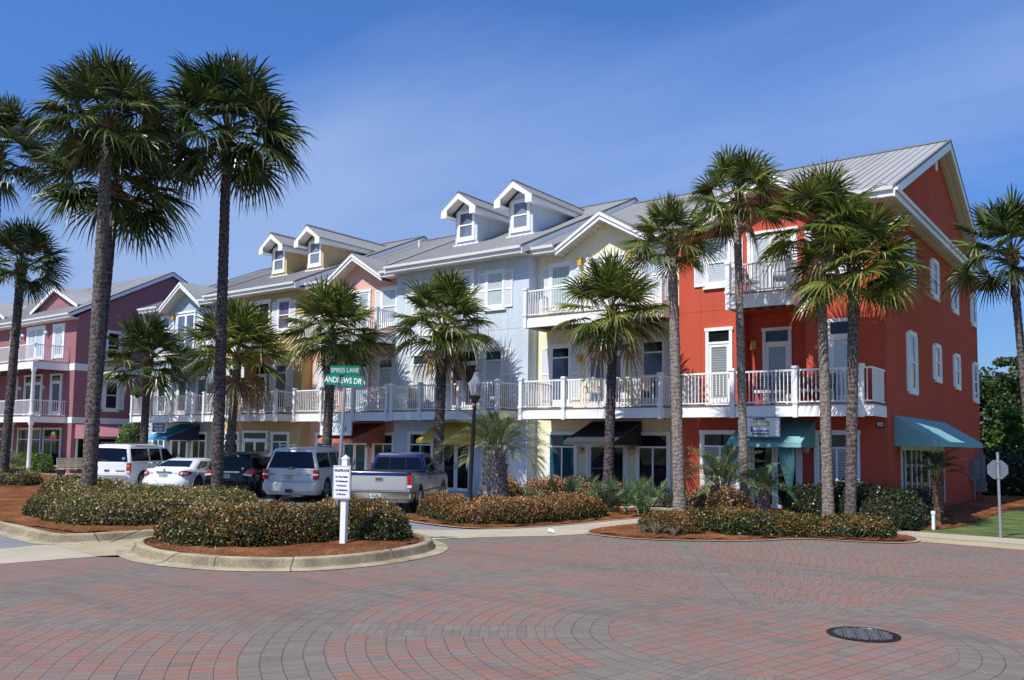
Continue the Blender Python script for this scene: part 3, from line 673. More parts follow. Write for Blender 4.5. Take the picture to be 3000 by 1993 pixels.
# ---- YELLOW
R, F, Y = gable_house('yellow', -19.55, -13.1, -16.35, 'pale yellow gabled shop house with charcoal awning between the blue and the red house')
main_roof(R, -19.5, -13.15, 26.9, Y, False, False, (-16.33, 1.98)); gable(R, 'yellow', -16.33, 1.98, 10.78, 26.97, Y)
window(R, F, -18.42, .86, 7.55, 9.12, 'vblind', shz=(7.5, 9.14)); window(R, F, -14.42, .84, 7.55, 9.12, 'g_sky', shz=(7.5, 9.14))
door(R, F, -16.38, 1.68, 7.0, 9.2, 2.2, 2, 'blind'); lamp(R, -17.5, 9.15, Y); lamp(R, -15.35, 9.15, Y)
balcony(R, -19.1, -13.2, 26.05, 27.6, 6.53, 6.92, 7.95, (-19.0, -13.3))
window(R, F, -18.40, .80, 3.82, 5.9, 'g_blue', transom=True, shz=(3.84, 5.92)); window(R, F, -14.40, .80, 3.82, 5.9, 'g_blue', transom=True, shz=(3.84, 5.92))
door(R, F, -16.38, 1.72, 3.5, 6.05, 2.05, 2, 'g_blue'); lamp(R, -17.5, 5.4, Y); lamp(R, -15.3, 5.4, Y)
balcony(R, -18.85, -12.93, 25.5, 27.6, 3.05, 3.4, 4.46, (-18.76, -16.86, -13.04))
shopwin(R, F, -18.3, 1.42, .5, 2.64, 2.05, 'g_teal', tpane='g_teal'); shopwin(R, F, -14.4, 1.4, .5, 2.64, 2.08, 'g_dark')
door(R, F, -16.3, 1.78, .15, 2.15, 2.0, 2, 'g_dark', glassy=True); lamp(R, -17.42, 1.95, Y, 'globe'); lamp(R, -15.2, 1.95, Y, 'globe')
awning(R, F, -16.95, -14.85, 3.02, 2.26, 2.12, 1.98, 'char'); vent(R, -14.2, 33, 26.9)
# ---- PINK
R, F, Y = gable_house('pink', -33.14, -26.8, -29.85, 'pink gabled shop house with terracotta awning between the tan and the blue house')
main_roof(R, -33.1, -26.85, 26.9, Y, False, False, (-29.78, 1.98)); gable(R, 'pink', -29.78, 1.98, 10.84, 26.97, Y)
window(R, F, -31.9, .84, 7.55, 9.1, 'blind', shz=(7.5, 9.14)); window(R, F, -27.85, .84, 7.55, 9.12, 'g_sky', shz=(7.5, 9.14))
door(R, F, -29.9, 1.68, 7.0, 9.15, 2.15, 2, 'vblind'); lamp(R, -31.0, 9.1, Y)
balcony(R, -32.35, -26.95, 26.05, 27.6, 6.5, 6.9, 7.95, (-32.25, -27.05))
window(R, F, -31.95, .80, 3.82, 5.9, 'g_sky', transom=True, shz=(3.84, 5.92)); window(R, F, -27.95, .80, 3.82, 5.9, 'g_sky', transom=True, shz=(3.84, 5.92))
door(R, F, -29.92, 1.74, 3.5, 6.02, 2.05, 2, 'g_sky'); lamp(R, -31.0, 5.4, Y)
balcony(R, -31.9, -25.62, 25.5, 27.6, 3.03, 3.4, 4.46, (-31.75, -29.88, -27.8, -25.75))
shopwin(R, F, -32.0, 1.3, .5, 2.58, 2.05); shopwin(R, F, -28.0, 1.4, .5, 2.58, 2.05)
door(R, F, -29.88, 1.78, .15, 2.1, 1.95, 2, 'g_teal', glassy=True); lamp(R, -28.9, 1.92, Y, 'globe')
awning(R, F, -30.2, -27.9, 3.0, 2.23, 2.07, 1.98, 'terra'); vent(R, -31.2, 33, 26.9)
m = MB(F)
for x in [-30.5+i*.3 for i in range(5)]+[-28.2, -27.9]:     # starfish stencilled on the transoms
    m.prism([(x+(.1 if k % 2 == 0 else .035)*sin(k*pi/5), .021, 5.8+(.1 if k % 2 == 0 else .035)*cos(k*pi/5)) for k in range(10)], (0, .006, 0))
m.build('starfish_decal', 'whiteshade', R)
# ---- BLUE GREY (left end)
R, F, Y = gable_house('bgrey', -47.7, -40.5, -44.05, 'blue grey gabled shop house with navy awning at the left end of the row')
main_roof(R, -48.1, -40.5, 26.9, Y, True, False, (-44.02, 2.05)); gable(R, 'bgrey', -44.02, 2.05, 10.98, 26.97, Y)
window(R, F, -46.3, .84, 7.6, 9.2, 'g_blue', shz=(7.55, 9.2)); window(R, F, -42.1, .84, 7.6, 9.2, 'g_blue', shz=(7.55, 9.2))
door(R, F, -44.2, 1.95, 7.05, 9.35, 2.25, 2, 'g_blue'); lamp(R, -45.4, 9.2, Y)
balcony(R, -45.5, -42.7, 26.3, 27.6, 6.53, 6.92, 7.95, (-45.4, -42.8))
for x in (-46.38, -44.25, -42.35): door(R, F, x, 1.08, 3.5, 6.02, 2.07, 1, 'g_dark')
lamp(R, -45.3, 5.5, Y); lamp(R, -43.25, 5.5, Y)
balcony(R, -45.95, -39.75, 25.5, 27.6, 3.06, 3.4, 4.46, (-45.82, -43.9, -41.85, -39.88))
shopwin(R, F, -46.5, 1.35, .5, 2.58, 2.1, 'g_teal'); shopwin(R, F, -42.4, 1.45, .5, 2.58, 2.08)
door(R, F, -44.35, 1.8, .15, 2.15, 2.0, 2, 'g_dark', glassy=True); lamp(R, -45.45, 2.0, Y, 'globe'); lamp(R, -43.25, 2.0, Y, 'globe')
awning(R, F, -44.5, -42.4, 3.0, 2.23, 2.08, 1.98, 'azure', 'navy')
m = MB(F); m.box(-47.66, -47.42, 0, .02, 2.72, 2.96); b = m.build('house_number', 'whiteshade', R); text('digits', '40', .19, (-47.54, 27.57, 2.84), 'print_black', b)

def dormer_house(mt, xl, xr, c, label, dc, rx):
    Y = 27.0; F = front(Y)
    R = thing('shop_house', label, 'building', (c, 27, 0), ROW)
    walls(R, mt, xl, xr, Y, rx)
    main_roof(R, xl-.06, xr+.12, 26.3, Y, True, True)
    for x in dc: dormer(R, x, mt)
    return R, F, Y
# ---- BLUE
R, F, Y = dormer_house('blue', -26.8, -19.55, -23.2, 'light blue shop house with two roof dormers and a gold awning', (-24.52, -21.48), (-24.4, -22.09, 3.3, 6.62))
window(R, F, -25.3, .8, 7.7, 9.0, 'blind', shz=(7.6, 9.05)); window(R, F, -21.22, .78, 7.7, 9.03, 'blind', shz=(7.6, 9.1))
door(R, F, -23.2, 1.75, 7.0, 9.25, 2.2, 2, 'g_sky'); lamp(R, -24.35, 9.2, Y)
balcony(R, -24.35, -22.15, 25.85, 27, 6.53, 6.95, 7.95, (-24.25, -22.25))
window(R, F, -25.28, .80, 3.85, 5.88, 'blind', transom=True, tpane='g_teal', shz=(3.86, 5.92)); window(R, F, -21.25, .80, 3.85, 5.88, 'blind', transom=True, tpane='g_teal', shz=(3.86, 5.92))
door(R, front(27.95), -23.6, 1.72, 3.5, 6.05, 2.05, 2, 'g_brown'); lamp(R, -24.62, 5.35, Y)
balcony(R, -25.55, -19.75, 25.5, 27, 3.05, 3.4, 4.48, (-25.45, -23.85, -21.82, -19.86))
shopwin(R, F, -25.15, 1.5, .5, 2.62, 2.05); shopwin(R, F, -21.15, 1.3, .5, 2.62, 2.05)
door(R, F, -23.15, 1.75, .15, 2.15, 2.0, 2, 'g_dark', glassy=True)
awning(R, F, -24.15, -21.85, 3.0, 2.26, 2.11, 1.38, 'gold'); vent(R, -26.2, 32.5, 26.3)
# ---- TAN
R, F, Y = dormer_house('tan', -40.5, -33.14, -36.6, 'sandy tan shop house with two roof dormers and an open balcony door', (-37.78, -34.82), (-37.95, -35.7, 3.3, 6.62))
window(R, F, -38.6, .84, 7.7, 9.08, 'blind', shz=(7.6, 9.1)); window(R, F, -34.62, .82, 7.7, 9.1, 'g_red', shz=(7.6, 9.12))
d = door(R, F, -36.62, 1.8, 7.0, 9.2, 2.2, 2, 'dark', bar=.02); lamp(R, -37.8, 9.15, Y)
balcony(R, -37.75, -35.5, 25.9, 27, 6.53, 6.95, 7.95, (-37.65, -35.6))
window(R, F, -38.6, .80, 3.85, 5.88, 'g_dark', transom=True, shz=(3.86, 5.92)); window(R, F, -34.68, .78, 3.75, 5.9, 'g_dark', transom=True, shz=(3.82, 5.92))
door(R, front(27.95), -37.2, 1.75, 3.5, 6.02, 2.05, 2, 'g_dark'); lamp(R, -38.05, 5.4, Y)
MB().prism([(-36.3, 27.9, 3.52), (-36.05, 27.1, 3.52), (-36.05, 27.1, 5.55), (-36.3, 27.9, 5.55)], (.04, .01, 0)).build('door_leaf', 'white', R)
balcony(R, -39.05, -33.0, 25.5, 27, 3.06, 3.4, 4.48, (-38.9, -37.0, -35.1, -33.12))
shopwin(R, F, -38.6, 1.4, .5, 2.58, 2.1); shopwin(R, F, -34.6, 1.4, .5, 2.58, 2.08, 'g_teal')
door(R, F, -36.6, 2.05, .15, 2.52, 2.0, 2, 'g_dark', glassy=True); lamp(R, -37.82, 2.0, Y, 'w'); lamp(R, -35.45, 2.0, Y, 'w')
vent(R, -38.9, 32.5, 26.3)

# ---- far left plum building with porch
def plum_house():
    X1, Y = -51.8, 25.1; F = front(Y)
    R = thing('shop_house', 'plum and rose three storey house with white columned porch at the left edge', 'building', (-60, 25.1, 0))
    m = MB(); m.box(-85, X1, Y, 38.5, 0, 9.5); m.prism([(-85, Y, 9.5), (-85, 31.1, 12.9), (-85, 38.5, 9.5)], (85+X1, 0, 0)); m.build('wall', 'plum', R)
    m = MB(); slab(m, -85, -51.55, 24.5, 9.62, 31.1, 13.2); slab(m, -85, -51.55, 39, 9.2, 31.1, 13.2); ribs(m, -85, -51.55, 24.5, 9.62, 31.1, 13.2, .4); rf = m.build('roof', ['roof', 'rib'], R)
    m = MB(); gutter(m, -85, -51.5, 24.5, 9.6); m.prism([(-51.6, 24.45, 9.62), (-51.6, 31.1, 13.2), (-51.6, 39, 9.2), (-51.6, 39, 8.95), (-51.6, 31.1, 12.9), (-51.6, 24.45, 9.32)], (.05, 0, 0)); m.box(-85, -51.6, 24.7, 25.1, 9.3, 9.36); m.build('fascia', 'whiteshade', rf)
    for cx, zp in ((-56.3, 11.75), (-66.5, 11.75)):
        m = MB(); hf, zf, yf = 3.2, 10.4, 26.0
        for k in (-1, 1): m.prism([(cx, yf-.35, zp+.1), (cx+k*(hf+.2), yf-.35, zf+.0), (cx+k*(hf+.2), yf-.35, zf-.06), (cx, yf-.35, zp+.04)], (0, 4.5, 0))
        m.build('roof', 'roof', R)
        m = MB()
        for k in (-1, 1): m.prism([(cx, yf-.33, zp+.04), (cx+k*hf, yf-.33, zf-.02), (cx+k*hf, yf-.33, zf-.22), (cx, yf-.33, zp-.2)], (0, .06, 0))
        m.build('fascia', 'white', R)
        MB().prism([(cx, yf, zp), (cx-hf, yf, zf-.1), (cx+hf, yf, zf-.1)], (0, 2, 0)).build('gable_wall', 'plum', R)
    m = MB(F)
    for z0, z1 in ((3.02, 3.38), (6.2, 6.62)): m.box(-52.5, X1+.03, 0, .03, z0, z1)
    m.T = side(X1)
    for z0, z1 in ((3.02, 3.38), (6.2, 6.62)): m.box(Y, 38.5, 0, .03, z0, z1)
    m.build('band_course', 'whiteshade', R)
    for x in (-53.95, -59.9, -63.5, -66.5):
        door(R, F, x, 1.5, 7.0, 9.05, 2.05, 1, 'blind' if x > -60 else 'g_sky', t=.22); door(R, F, x, 1.5, 3.5, 5.95, 2.05, 1, 'g_dark', t=.22)
    door(R, F, -57.0, 2.5, 7.0, 9.1, 2.1, 2, 'g_sky', t=.2); door(R, F, -57.0, 2.5, 3.5, 6.0, 2.05, 2, 'g_dark', t=.2)
    for x in (-55.4, -58.6): lamp(R, x, 8.7, Y, 'w'); lamp(R, x, 5.3, Y, 'w')
    for x, w in ((-54.15, 2.3), (-57.2, 3.2), (-60.9, 2.4), (-64.5, 2.4)): shopwin(R, F, x, w, .5, 2.75, 2.0)
    balcony(R, -75, -52.5, 23.0, Y, 6.18, 6.62, 7.65, (), (0, 1)); b = balcony(R, -75, -52.5, 23.0, Y, 3.02, 3.38, 4.35, (), (0, 1))
    for x in (-52.62, -55.05, -57.5, -60, -62.5, -65):
        for z0, z1 in ((0, 3.02), (3.4, 6.18)):
            MB().lathe((x, 23.13, z0), [(.17, 0), (.17, .12), (.12, .16), (.105, z1-z0-.2), (.16, z1-z0-.12), (.16, z1-z0)], 14).build('column', 'white', R, True)
    S = side(X1); window(R, S, 27.42, .72, 3.98, 5.62, 'g_dark', shz=(3.92, 5.62), shw=.36); window(R, S, 27.4, .72, 7.1, 8.7, 'g_dark', shz=(7.05, 8.7), shw=.36)
    awning(R, S, 25.3, 30.5, 2.98, 2.25, 2.1, 1.1, 'mauve')
    m = MB(S); m.box(25.4, 25.5, 0, .05, .2, 2.1); m.box(30, 30.1, 0, .05, .2, 2.1); f = m.build('shop_window', 'whiteshade', R); MB(S).box(25.5, 30, .004, .02, .2, 2.1).build('pane', 'g_dark', f)
    for x, z, s, c in ((-53.9, 2.42, 'cafe', 'neong'), (-53.9, 2.2, 'OPEN', 'neonr')): text('neon_sign', s, .3, (x, 25.02, z), c, R)
for n, c in (('neong', (.05, .9, .3)), ('neonr', (.9, .05, .03))):
    m_, nt_, b_ = newmat(n); b_.inputs['Base Color'].default_value = (*c, 1); b_.inputs['Emission Color'].default_value = (*c, 1); b_.inputs['Emission Strength'].default_value = .7; M[n] = m_
plum_house()
# ------------------------------------------------------------------ ground
def cr(pts, n=6, closed=False):
    P = [np.array(p, float) for p in pts]; L = len(P); out = []
    for i in range(L if closed else L-1):
        p0, p1, p2, p3 = (P[(i-1) % L], P[i], P[(i+1) % L], P[(i+2) % L]) if closed else (P[max(i-1, 0)], P[i], P[i+1], P[min(i+2, L-1)])
        for k in range(n):
            t = k/n; out.append(tuple(.5*((2*p1)+(-p0+p2)*t+(2*p0-5*p1+4*p2-p3)*t*t+(-p0+3*p1-3*p2+p3)*t**3)))
    if not closed: out.append(tuple(P[-1]))
    return out
def sheet(name, pts, z, m_, kind='structure', sub=0):
    me = bpy.data.meshes.new(name); bm = bmesh.new()
    f = bm.faces.new([bm.verts.new((p[0], p[1], z)) for p in pts]); bmesh.ops.triangulate(bm, faces=[f]); bmesh.ops.recalc_face_normals(bm, faces=bm.faces)
    for f in bm.faces:
        if f.normal.z < 0: f.normal_flip()
    bm.to_mesh(me); bm.free(); me.materials.append(M[m_]); o = bpy.data.objects.new(name, me); COL.objects.link(o); o['kind'] = kind; return o
def offset(pts, d, closed=True):
    P = np.array(pts); n = len(P); out = []
    for i in range(n):
        a = P[(i-1) % n] if closed or i > 0 else P[i]; b = P[(i+1) % n] if closed or i < n-1 else P[i]
        t = b-a; t /= (np.linalg.norm(t)+1e-9); out.append((P[i][0]+t[1]*d, P[i][1]-t[0]*d))
    return out
def sweep(name, pts, prof, m_, closed=True, mi_kind=True):
    m = MB(); n = len(pts); rings = [[(*p, z) for p in offset(pts, d, closed)] for d, z in prof]; k = len(prof)
    vs = [rings[j][i] for i in range(n) for j in range(k)]
    fs = [(i*k+j, i*k+j+1, ((i+1) % n)*k+j+1, ((i+1) % n)*k+j) for i in range(n if closed else n-1) for j in range(k-1)]
    m.add(vs, fs); o = m.build(name, m_, None, True); o['kind'] = 'structure'; return o
sheet('terrain', [(-400, -300), (400, -300), (400, 500), (-400, 500)], -.03, 'lawn')
# counter-clockwise outlines (outside is on the right-hand side => positive offset)
ISL = cr([(-15.65, 8.87), (-14.79, 8.46), (-13.98, 8.3), (-13.19, 8.35), (-12.19, 8.68), (-11.37, 9.4), (-11.03, 10.4), (-11.08, 11.54), (-11.42, 12.6), (-12.2, 13.45), (-13.3, 13.9), (-14.5, 13.7), (-15.6, 12.9), (-16.2, 11.7), (-16.3, 10.4), (-16.15, 9.4)], 6, True)
BEDA = cr([(-75, 12.5), (-48, 11.0), (-30, 9.2), (-24, 8.85), (-20.75, 8.62), (-19.4, 8.47), (-18.19, 8.33), (-17.71, 8.40), (-17.42, 8.76), (-17.23, 9.49), (-17.15, 10.3), (-17.15, 11.6), (-17.25, 13.0), (-17.9, 14.3), (-20.5, 15.8), (-23.5, 17.0), (-26.2, 17.0), (-29, 15.9), (-32, 16.0), (-36, 17.2), (-41, 20.5), (-46, 22.3), (-75, 22.5)], 5, True)
sheet('terrain_road', [(-80, -60), (60, -60), (60, 22.6), (-4.3, 22.6), (-4.0, 60), (-80, 60)], -.012, 'asphalt').name = 'parking_lot'
sheet('paver_plaza', [(-15.7, -40), (40, -40), (40, 21.2), (3, 21.2), (-2.33, 21.45), (-4.4, 21.62), (-5.2, 22.2), (-10.2, 18.6), (-10.88, 17.65), (-11.2, 16.7), (-12.2, 15.3), (-12.82, 13.95), (-13.3, 13.6), (-13.6, 9), (-15.2, 7.9), (-15.45, 6.45), (-15.6, 4)], .0, 'paver')
sheet('side_road', [(-60, -40), (-17.2, -40), (-17.2, 0), (-17.45, 7.2), (-17.62, 8.3), (-24, 8.8), (-60, 12)], .003, 'asphalt').name = 'side_road'
sheet('concrete_header_strip', [(-15.58, -40), (-15.58, 4), (-15.42, 6.45), (-15.2, 7.92), (-15.9, 8.7), (-17.0, 8.3), (-17.62, 8.15), (-17.48, 7.2), (-17.4, -40)], .005, 'walk')
sheet('drainage_channel', [(-15.2, 7.95), (-15.0, 8.4), (-16.0, 9.4), (-16.1, 11.7), (-15.3, 13.3), (-16.6, 14.6), (-17.4, 13.4), (-17.3, 10), (-17.9, 8.25)], .009, 'concrete')
sheet('driveway_apron', [(-12.82, 13.92), (-12.2, 15.28), (-11.22, 16.68), (-10.86, 17.68), (-11.3, 20.5), (-11.3, 24.9), (-12.6, 24.9), (-12.5, 20), (-13.0, 17.2), (-13.85, 15.85), (-14.7, 15.3), (-16.2, 16.3), (-17.4, 15.0), (-15.6, 13.9), (-13.6, 13.6)], .007, 'walk')
sheet('pavement', [(-50, 24.9), (-6.0, 24.9), (-6.0, 27.1), (-50, 27.7)], .02, 'walk')
sheet('pavement', [(-75, 22.4), (-50, 22.4), (-50, 25.2), (-75, 25.2)], .03, 'walk')
sheet('pavement', [(-5.35, 22.75), (-3.3, 22.62), (30, 22.5), (30, 23.6), (-2.6, 23.95), (-5.35, 24.3)], .012, 'walk')
sheet('road_edge', [(-5.2, 21.9), (-4.4, 21.58), (-2.33, 21.4), (3, 21.15), (30, 21.1), (30, 22.5), (-3.3, 22.62), (-5.35, 22.75)], .006, 'concrete')
sheet('footpath', [(-46, 19.6), (-38, 17.6), (-37, 18.4), (-44, 22.4)], .135, 'walk')
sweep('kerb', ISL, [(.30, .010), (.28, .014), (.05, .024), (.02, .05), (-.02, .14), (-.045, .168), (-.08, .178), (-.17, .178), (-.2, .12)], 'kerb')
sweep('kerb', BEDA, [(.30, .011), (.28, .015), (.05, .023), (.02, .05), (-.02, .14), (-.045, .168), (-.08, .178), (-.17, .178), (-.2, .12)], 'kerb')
def bed(pts, zb, label_, n=900, amp=.05, thr=.3):
    # mulch sheet with gentle mounding: fine grid inside the outline
    P = np.array(pts); x0, y0 = P.min(0); x1, y1 = P.max(0); st = .22 if (x1-x0) < 25 else .5
    m = MB(); from_x = np.arange(max(x0, -45), x1+st, st); ys = np.arange(y0, y1+st, st)
    X, Y_ = np.meshgrid(from_x, ys, indexing='ij'); D = sdist(P, X.ravel(), Y_.ravel()).reshape(X.shape)
    rs = np.random.RandomState(3); H = zb+np.clip(D, 0, .8)*amp+.012*np.sin(X*9+Y_*5)+.014*np.sin(X*4.3-Y_*7)+rs.rand(*X.shape)*.012
    idx = -np.ones(X.shape, int); vs = []; 
    for i in range(X.shape[0]):
        for j in range(X.shape[1]):
            if D[i, j] > -.0: idx[i, j] = len(vs); vs.append((X[i, j], Y_[i, j], H[i, j]))
    fs = [(idx[i, j], idx[i+1, j], idx[i+1, j+1], idx[i, j+1]) for i in range(X.shape[0]-1) for j in range(X.shape[1]-1) if min(idx[i, j], idx[i+1, j], idx[i+1, j+1], idx[i, j+1]) >= 0]
    m.add(vs, fs); o = m.build(label_, 'mulch', None, True); o['kind'] = 'structure'
    s = sheet(label_, pts, zb, 'mulch'); return o
def sdist(P, x, y):
    # signed distance to polygon (positive inside)
    d = np.full(x.shape, 1e9); ins = np.zeros(x.shape, bool); n = len(P)
    for i in range(n):
        a, b = P[i], P[(i+1) % n]; e = b-a; t = np.clip(((x-a[0])*e[0]+(y-a[1])*e[1])/(e@e+1e-12), 0, 1)
        d = np.minimum(d, np.hypot(x-a[0]-t*e[0], y-a[1]-t*e[1]))
        c = ((a[1] > y) != (b[1] > y)); xi = (b[0]-a[0])*(y-a[1])/(b[1]-a[1]+1e-12)+a[0]; ins ^= (c & (x < xi))
    return np.where(ins, d, -d)
bed(offset(ISL, -.17), .125, 'mulch_bed'); bed(offset(BEDA, -.17), .125, 'mulch_bed')
BR = cr([(-10.96, 17.72), (-9.96, 17.38), (-8.8, 17.67), (-7.44, 18.84), (-6.65, 20.2), (-5.62, 20.46), (-4.84, 20.76), (-4.52, 21.5), (-4.75, 22.5), (-5.4, 23.2), (-5.5, 24.8), (-6.1, 24.95), (-11.1, 24.9), (-11.25, 21), (-11.4, 19)], 5, True)
BM = cr([(-17.1, 17.6), (-16.0, 16.95), (-14.6, 16.6), (-13.6, 16.7), (-13.0, 17.4), (-12.6, 18.8), (-12.4, 21), (-12.6, 24.9), (-18.4, 24.9), (-18.2, 21), (-17.7, 18.9)], 5, True)
for b in (BR, BM):
    sheet('bed_edging', offset(b, .09), .022, 'walk'); bed(b, .028, 'mulch_bed')
bed([(-6.34, 24.4), (-5.25, 24.4), (-4.6, 25.2), (-4.3, 27), (-4.3, 33), (-4.0, 38), (-3.4, 44), (-6.34, 50)], .03, 'mulch_bed', amp=.02)
sheet('lawn', [(-5.0, 24.1), (-2.6, 23.97), (60, 23.5), (60, 140), (-80, 140), (-80, 45), (-4.0, 45)], .014, 'lawn')
def scatter_straw():
    m = MB(); rs = np.random.RandomState(5)
    for P, zb, n, w in ((np.array(offset(ISL, -.14)), .15, 5200, .62), (np.array(offset(BEDA, -.14)), .15, 4200, .9), (np.array(offset(BR, .05)), .05, 4200, 1.1), (np.array(BM), .05, 1800, .9)):
        x0, y0 = P.min(0); x1, y1 = P.max(0); x0 = max(x0, -26)
        X = rs.uniform(x0, x1, n*14); Y_ = rs.uniform(y0, y1, n*14); D = sdist(P, X, Y_); k = (D > 0) & (D < w); X, Y_ = X[k][:n], Y_[k][:n]
        for x, y in zip(X, Y_):
            a = rs.uniform(0, 2*pi); L = rs.uniform(.05, .13); w_ = rs.uniform(.0025, .005); z = zb+rs.uniform(.0, .05); t = rs.uniform(-.35, .35); c, s = cos(a), sin(a)
            m.add([(x-s*w_, y+c*w_, z), (x+s*w_, y-c*w_, z), (x+c*L, y+s*L, z+L*t+.01)], [(0, 1, 2)])
    o = m.build('pine_straw', 'straw', None, fix=False); o['kind'] = 'stuff'; o['label'] = 'loose brown pine needles scattered over the planting beds'; o['category'] = 'pine straw'
M['straw'] = leafmat('pine_needles', [(.0, (.08, .03, .012)), (.5, (.28, .11, .05)), (1., (.5, .27, .14))], .7, .1)
scatter_straw()
# manhole
t = thing('manhole_cover', 'round black iron manhole cover set in the brick pavers in the foreground', 'manhole cover', (-2.73, 10.33, .004))
MB().lathe((-2.73, 10.33, .0), [(.395, 0), (.395, .012), (.35, .014), (.345, .006), (.0, .006)], 40).build('rim', 'black', t, False)
m = MB(); m.lathe((-2.73, 10.33, .001), [(.338, 0), (.338, .010), (0, .010)], 40, 0)
for i in range(-8, 9):
    for j in range(-8, 9):
        a = radians(20); x = i*.066+(j % 2)*.033; y = j*.036; r_ = math.hypot(x, y)
        if r_ < .31:
            X, Y_ = -2.73+x*cos(a)-y*sin(a), 10.33+x*sin(a)+y*cos(a); q = .024; k = .008
            if (i+j) % 2: q, k = k, q
            m.box(X-q, X+q, Y_-k, Y_+k, .011, .019, 1)
m.build('lid', ['black', 'iron'], t)
# litter and small pieces
t = MB().add([(-11.75, 17.1, .02), (-11.6, 17.15, .09), (-11.5, 17.05, .02), (-11.62, 16.95, .07), (-11.68, 17.06, .12)], [(0, 1, 4), (1, 2, 4), (2, 3, 4), (3, 0, 4)]).build('crumpled_paper', 'white'); tag(t, 'crumpled white paper lying on the concrete apron', 'litter')
m = MB(); rs = np.random.RandomState(9)
for i in range(150):
    x, y = rs.uniform(-13, 2), rs.uniform(5.5, 20); s = rs.uniform(.006, .014)
    if y > 17 and x < -7: continue
    m.poly([(x, y, .006), (x+s, y, .007), (x+s*1.3, y+s, .007), (x+.2*s, y+s, .006)])
o = m.build('shell_grit', 'white'); o['kind'] = 'stuff'; o['label'] = 'tiny white shell and grit flecks scattered on the pavers'; o['category'] = 'grit'

# ------------------------------------------------------------------ foliage
def leafmesh(name, pts, nrm, size, m_, parent, seed=1, asp=.55, mats=None):
    rs = np.random.RandomState(seed); n = len(pts); 
    d = rs.normal(size=(n, 3)); d += nrm*.2; d /= np.linalg.norm(d, axis=1)[:, None]
    u = np.cross(d, nrm+rs.normal(size=(n, 3))*.7); u /= (np.linalg.norm(u, axis=1)[:, None]+1e-9)
    s = size*rs.uniform(.7, 1.35, size=(n, 1))
    a = pts-d*s*.5; b = pts+u*s*asp*.5; c = pts+d*s*.5; e = pts-u*s*asp*.5
    V = np.stack([a, b, c, e], 1).reshape(-1, 3)
    org = np.array(wloc(parent)) if parent else 0
    me = bpy.data.meshes.new(name); me.vertices.add(4*n); me.vertices.foreach_set('co', (V-org).ravel())
    me.loops.add(4*n); me.loops.foreach_set('vertex_index', np.arange(4*n)); me.polygons.add(n); me.polygons.foreach_set('loop_start', np.arange(n)*4)
    me.polygons.foreach_set('loop_total', np.full(n, 4)); me.materials.append(M[m_]); me.update(); me.validate()
    o = bpy.data.objects.new(name, me); COL.objects.link(o); o.parent = parent; return o
def hnoise(x, y, s=0):
    return (np.sin(x*1.9+s)+np.sin(y*2.3+s*1.7)+np.sin((x+y)*3.7+s*.6)*.6+np.sin((x-y)*5.3+s)*.45+np.sin(x*9.1+y*6.3+s)*.3)/3.3
def hedge(label, outline, h, mt, n, zb=.12, size=.055, edge=.45, seed=1, rough=.3, cat='hedge', group=None, smooth=4, name='hedge'):
    P = np.array(cr(outline, smooth, True)); c = P.mean(0); R = thing(name, label, cat, (c[0], c[1], zb), group); rs = np.random.RandomState(seed)
    x0, y0 = P.min(0); x1, y1 = P.max(0)
    def H(x, y, D): 
        t = np.clip(D/edge, 0, 1); return h*np.sqrt(np.clip(1-(1-t)**2.2, 0, 1))*(1+rough*hnoise(x, y, seed))
    st = .16; X, Y_ = np.meshgrid(np.arange(x0-st, x1+st, st), np.arange(y0-st, y1+st, st), indexing='ij'); D = sdist(P, X.ravel(), Y_.ravel()).reshape(X.shape)
    Z = zb-.02+np.where(D > 0, H(X, Y_, D-.12)*.86, 0); idx = -np.ones(X.shape, int); vs = []
    for i in range(X.shape[0]):
        for j in range(X.shape[1]):
            if D[i, j] > .02: idx[i, j] = len(vs); vs.append((X[i, j], Y_[i, j], Z[i, j]))
    fs = [(idx[i, j], idx[i+1, j], idx[i+1, j+1], idx[i, j+1]) for i in range(X.shape[0]-1) for j in range(X.shape[1]-1) if min(idx[i, j], idx[i+1, j], idx[i+1, j+1], idx[i, j+1]) >= 0]
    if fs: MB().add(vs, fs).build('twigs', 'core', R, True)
    N = n*4; x = rs.uniform(x0, x1, N); y = rs.uniform(y0, y1, N); D = sdist(P, x, y); k = D > 0; x, y, D = x[k], y[k], D[k]
    # keep more leaves near the rim, where the sides are steep
    k = rs.rand(len(x)) < np.where(D < edge, 1., .5); x, y, D = x[k][:n], y[k][:n], D[k][:n]
    cl_ = hnoise(x*2.3+5, y*2.3-seed, seed*2.)+.5*hnoise(x*5.1, y*5.1, seed); k = rs.rand(len(x)) < np.clip(.95+cl_*.55, .3, 1); x, y, D = x[k], y[k], D[k]
    hh = H(x, y, D)+(rs.rand(len(x)) < .03)*rs.uniform(.02, .11, len(x))*(h > .4); lf = np.where(D < edge, rs.uniform(.0, 1, len(x))**.6, 1-.25*rs.rand(len(x))**2)
    z = zb+hh*np.where(D < edge*.7, np.maximum(lf, .06), lf)+rs.normal(size=len(x))*.025
    e = .08; gx = (sdist(P, x+e, y)-D)/e; gy = (sdist(P, x, y+e)-D)/e
    k = np.clip(1-D/edge, 0, 1)
    nr = np.stack([-gx*k, -gy*k, 1-k*.6], 1); nr /= np.linalg.norm(nr, axis=1)[:, None]
    p = np.stack([x, y, z], 1)+rs.normal(size=(len(x), 3))*.02
    leafmesh('foliage', p, nr, size, mt, R, seed)
    return R
HG = 'low hawthorn hedges in the planting beds'
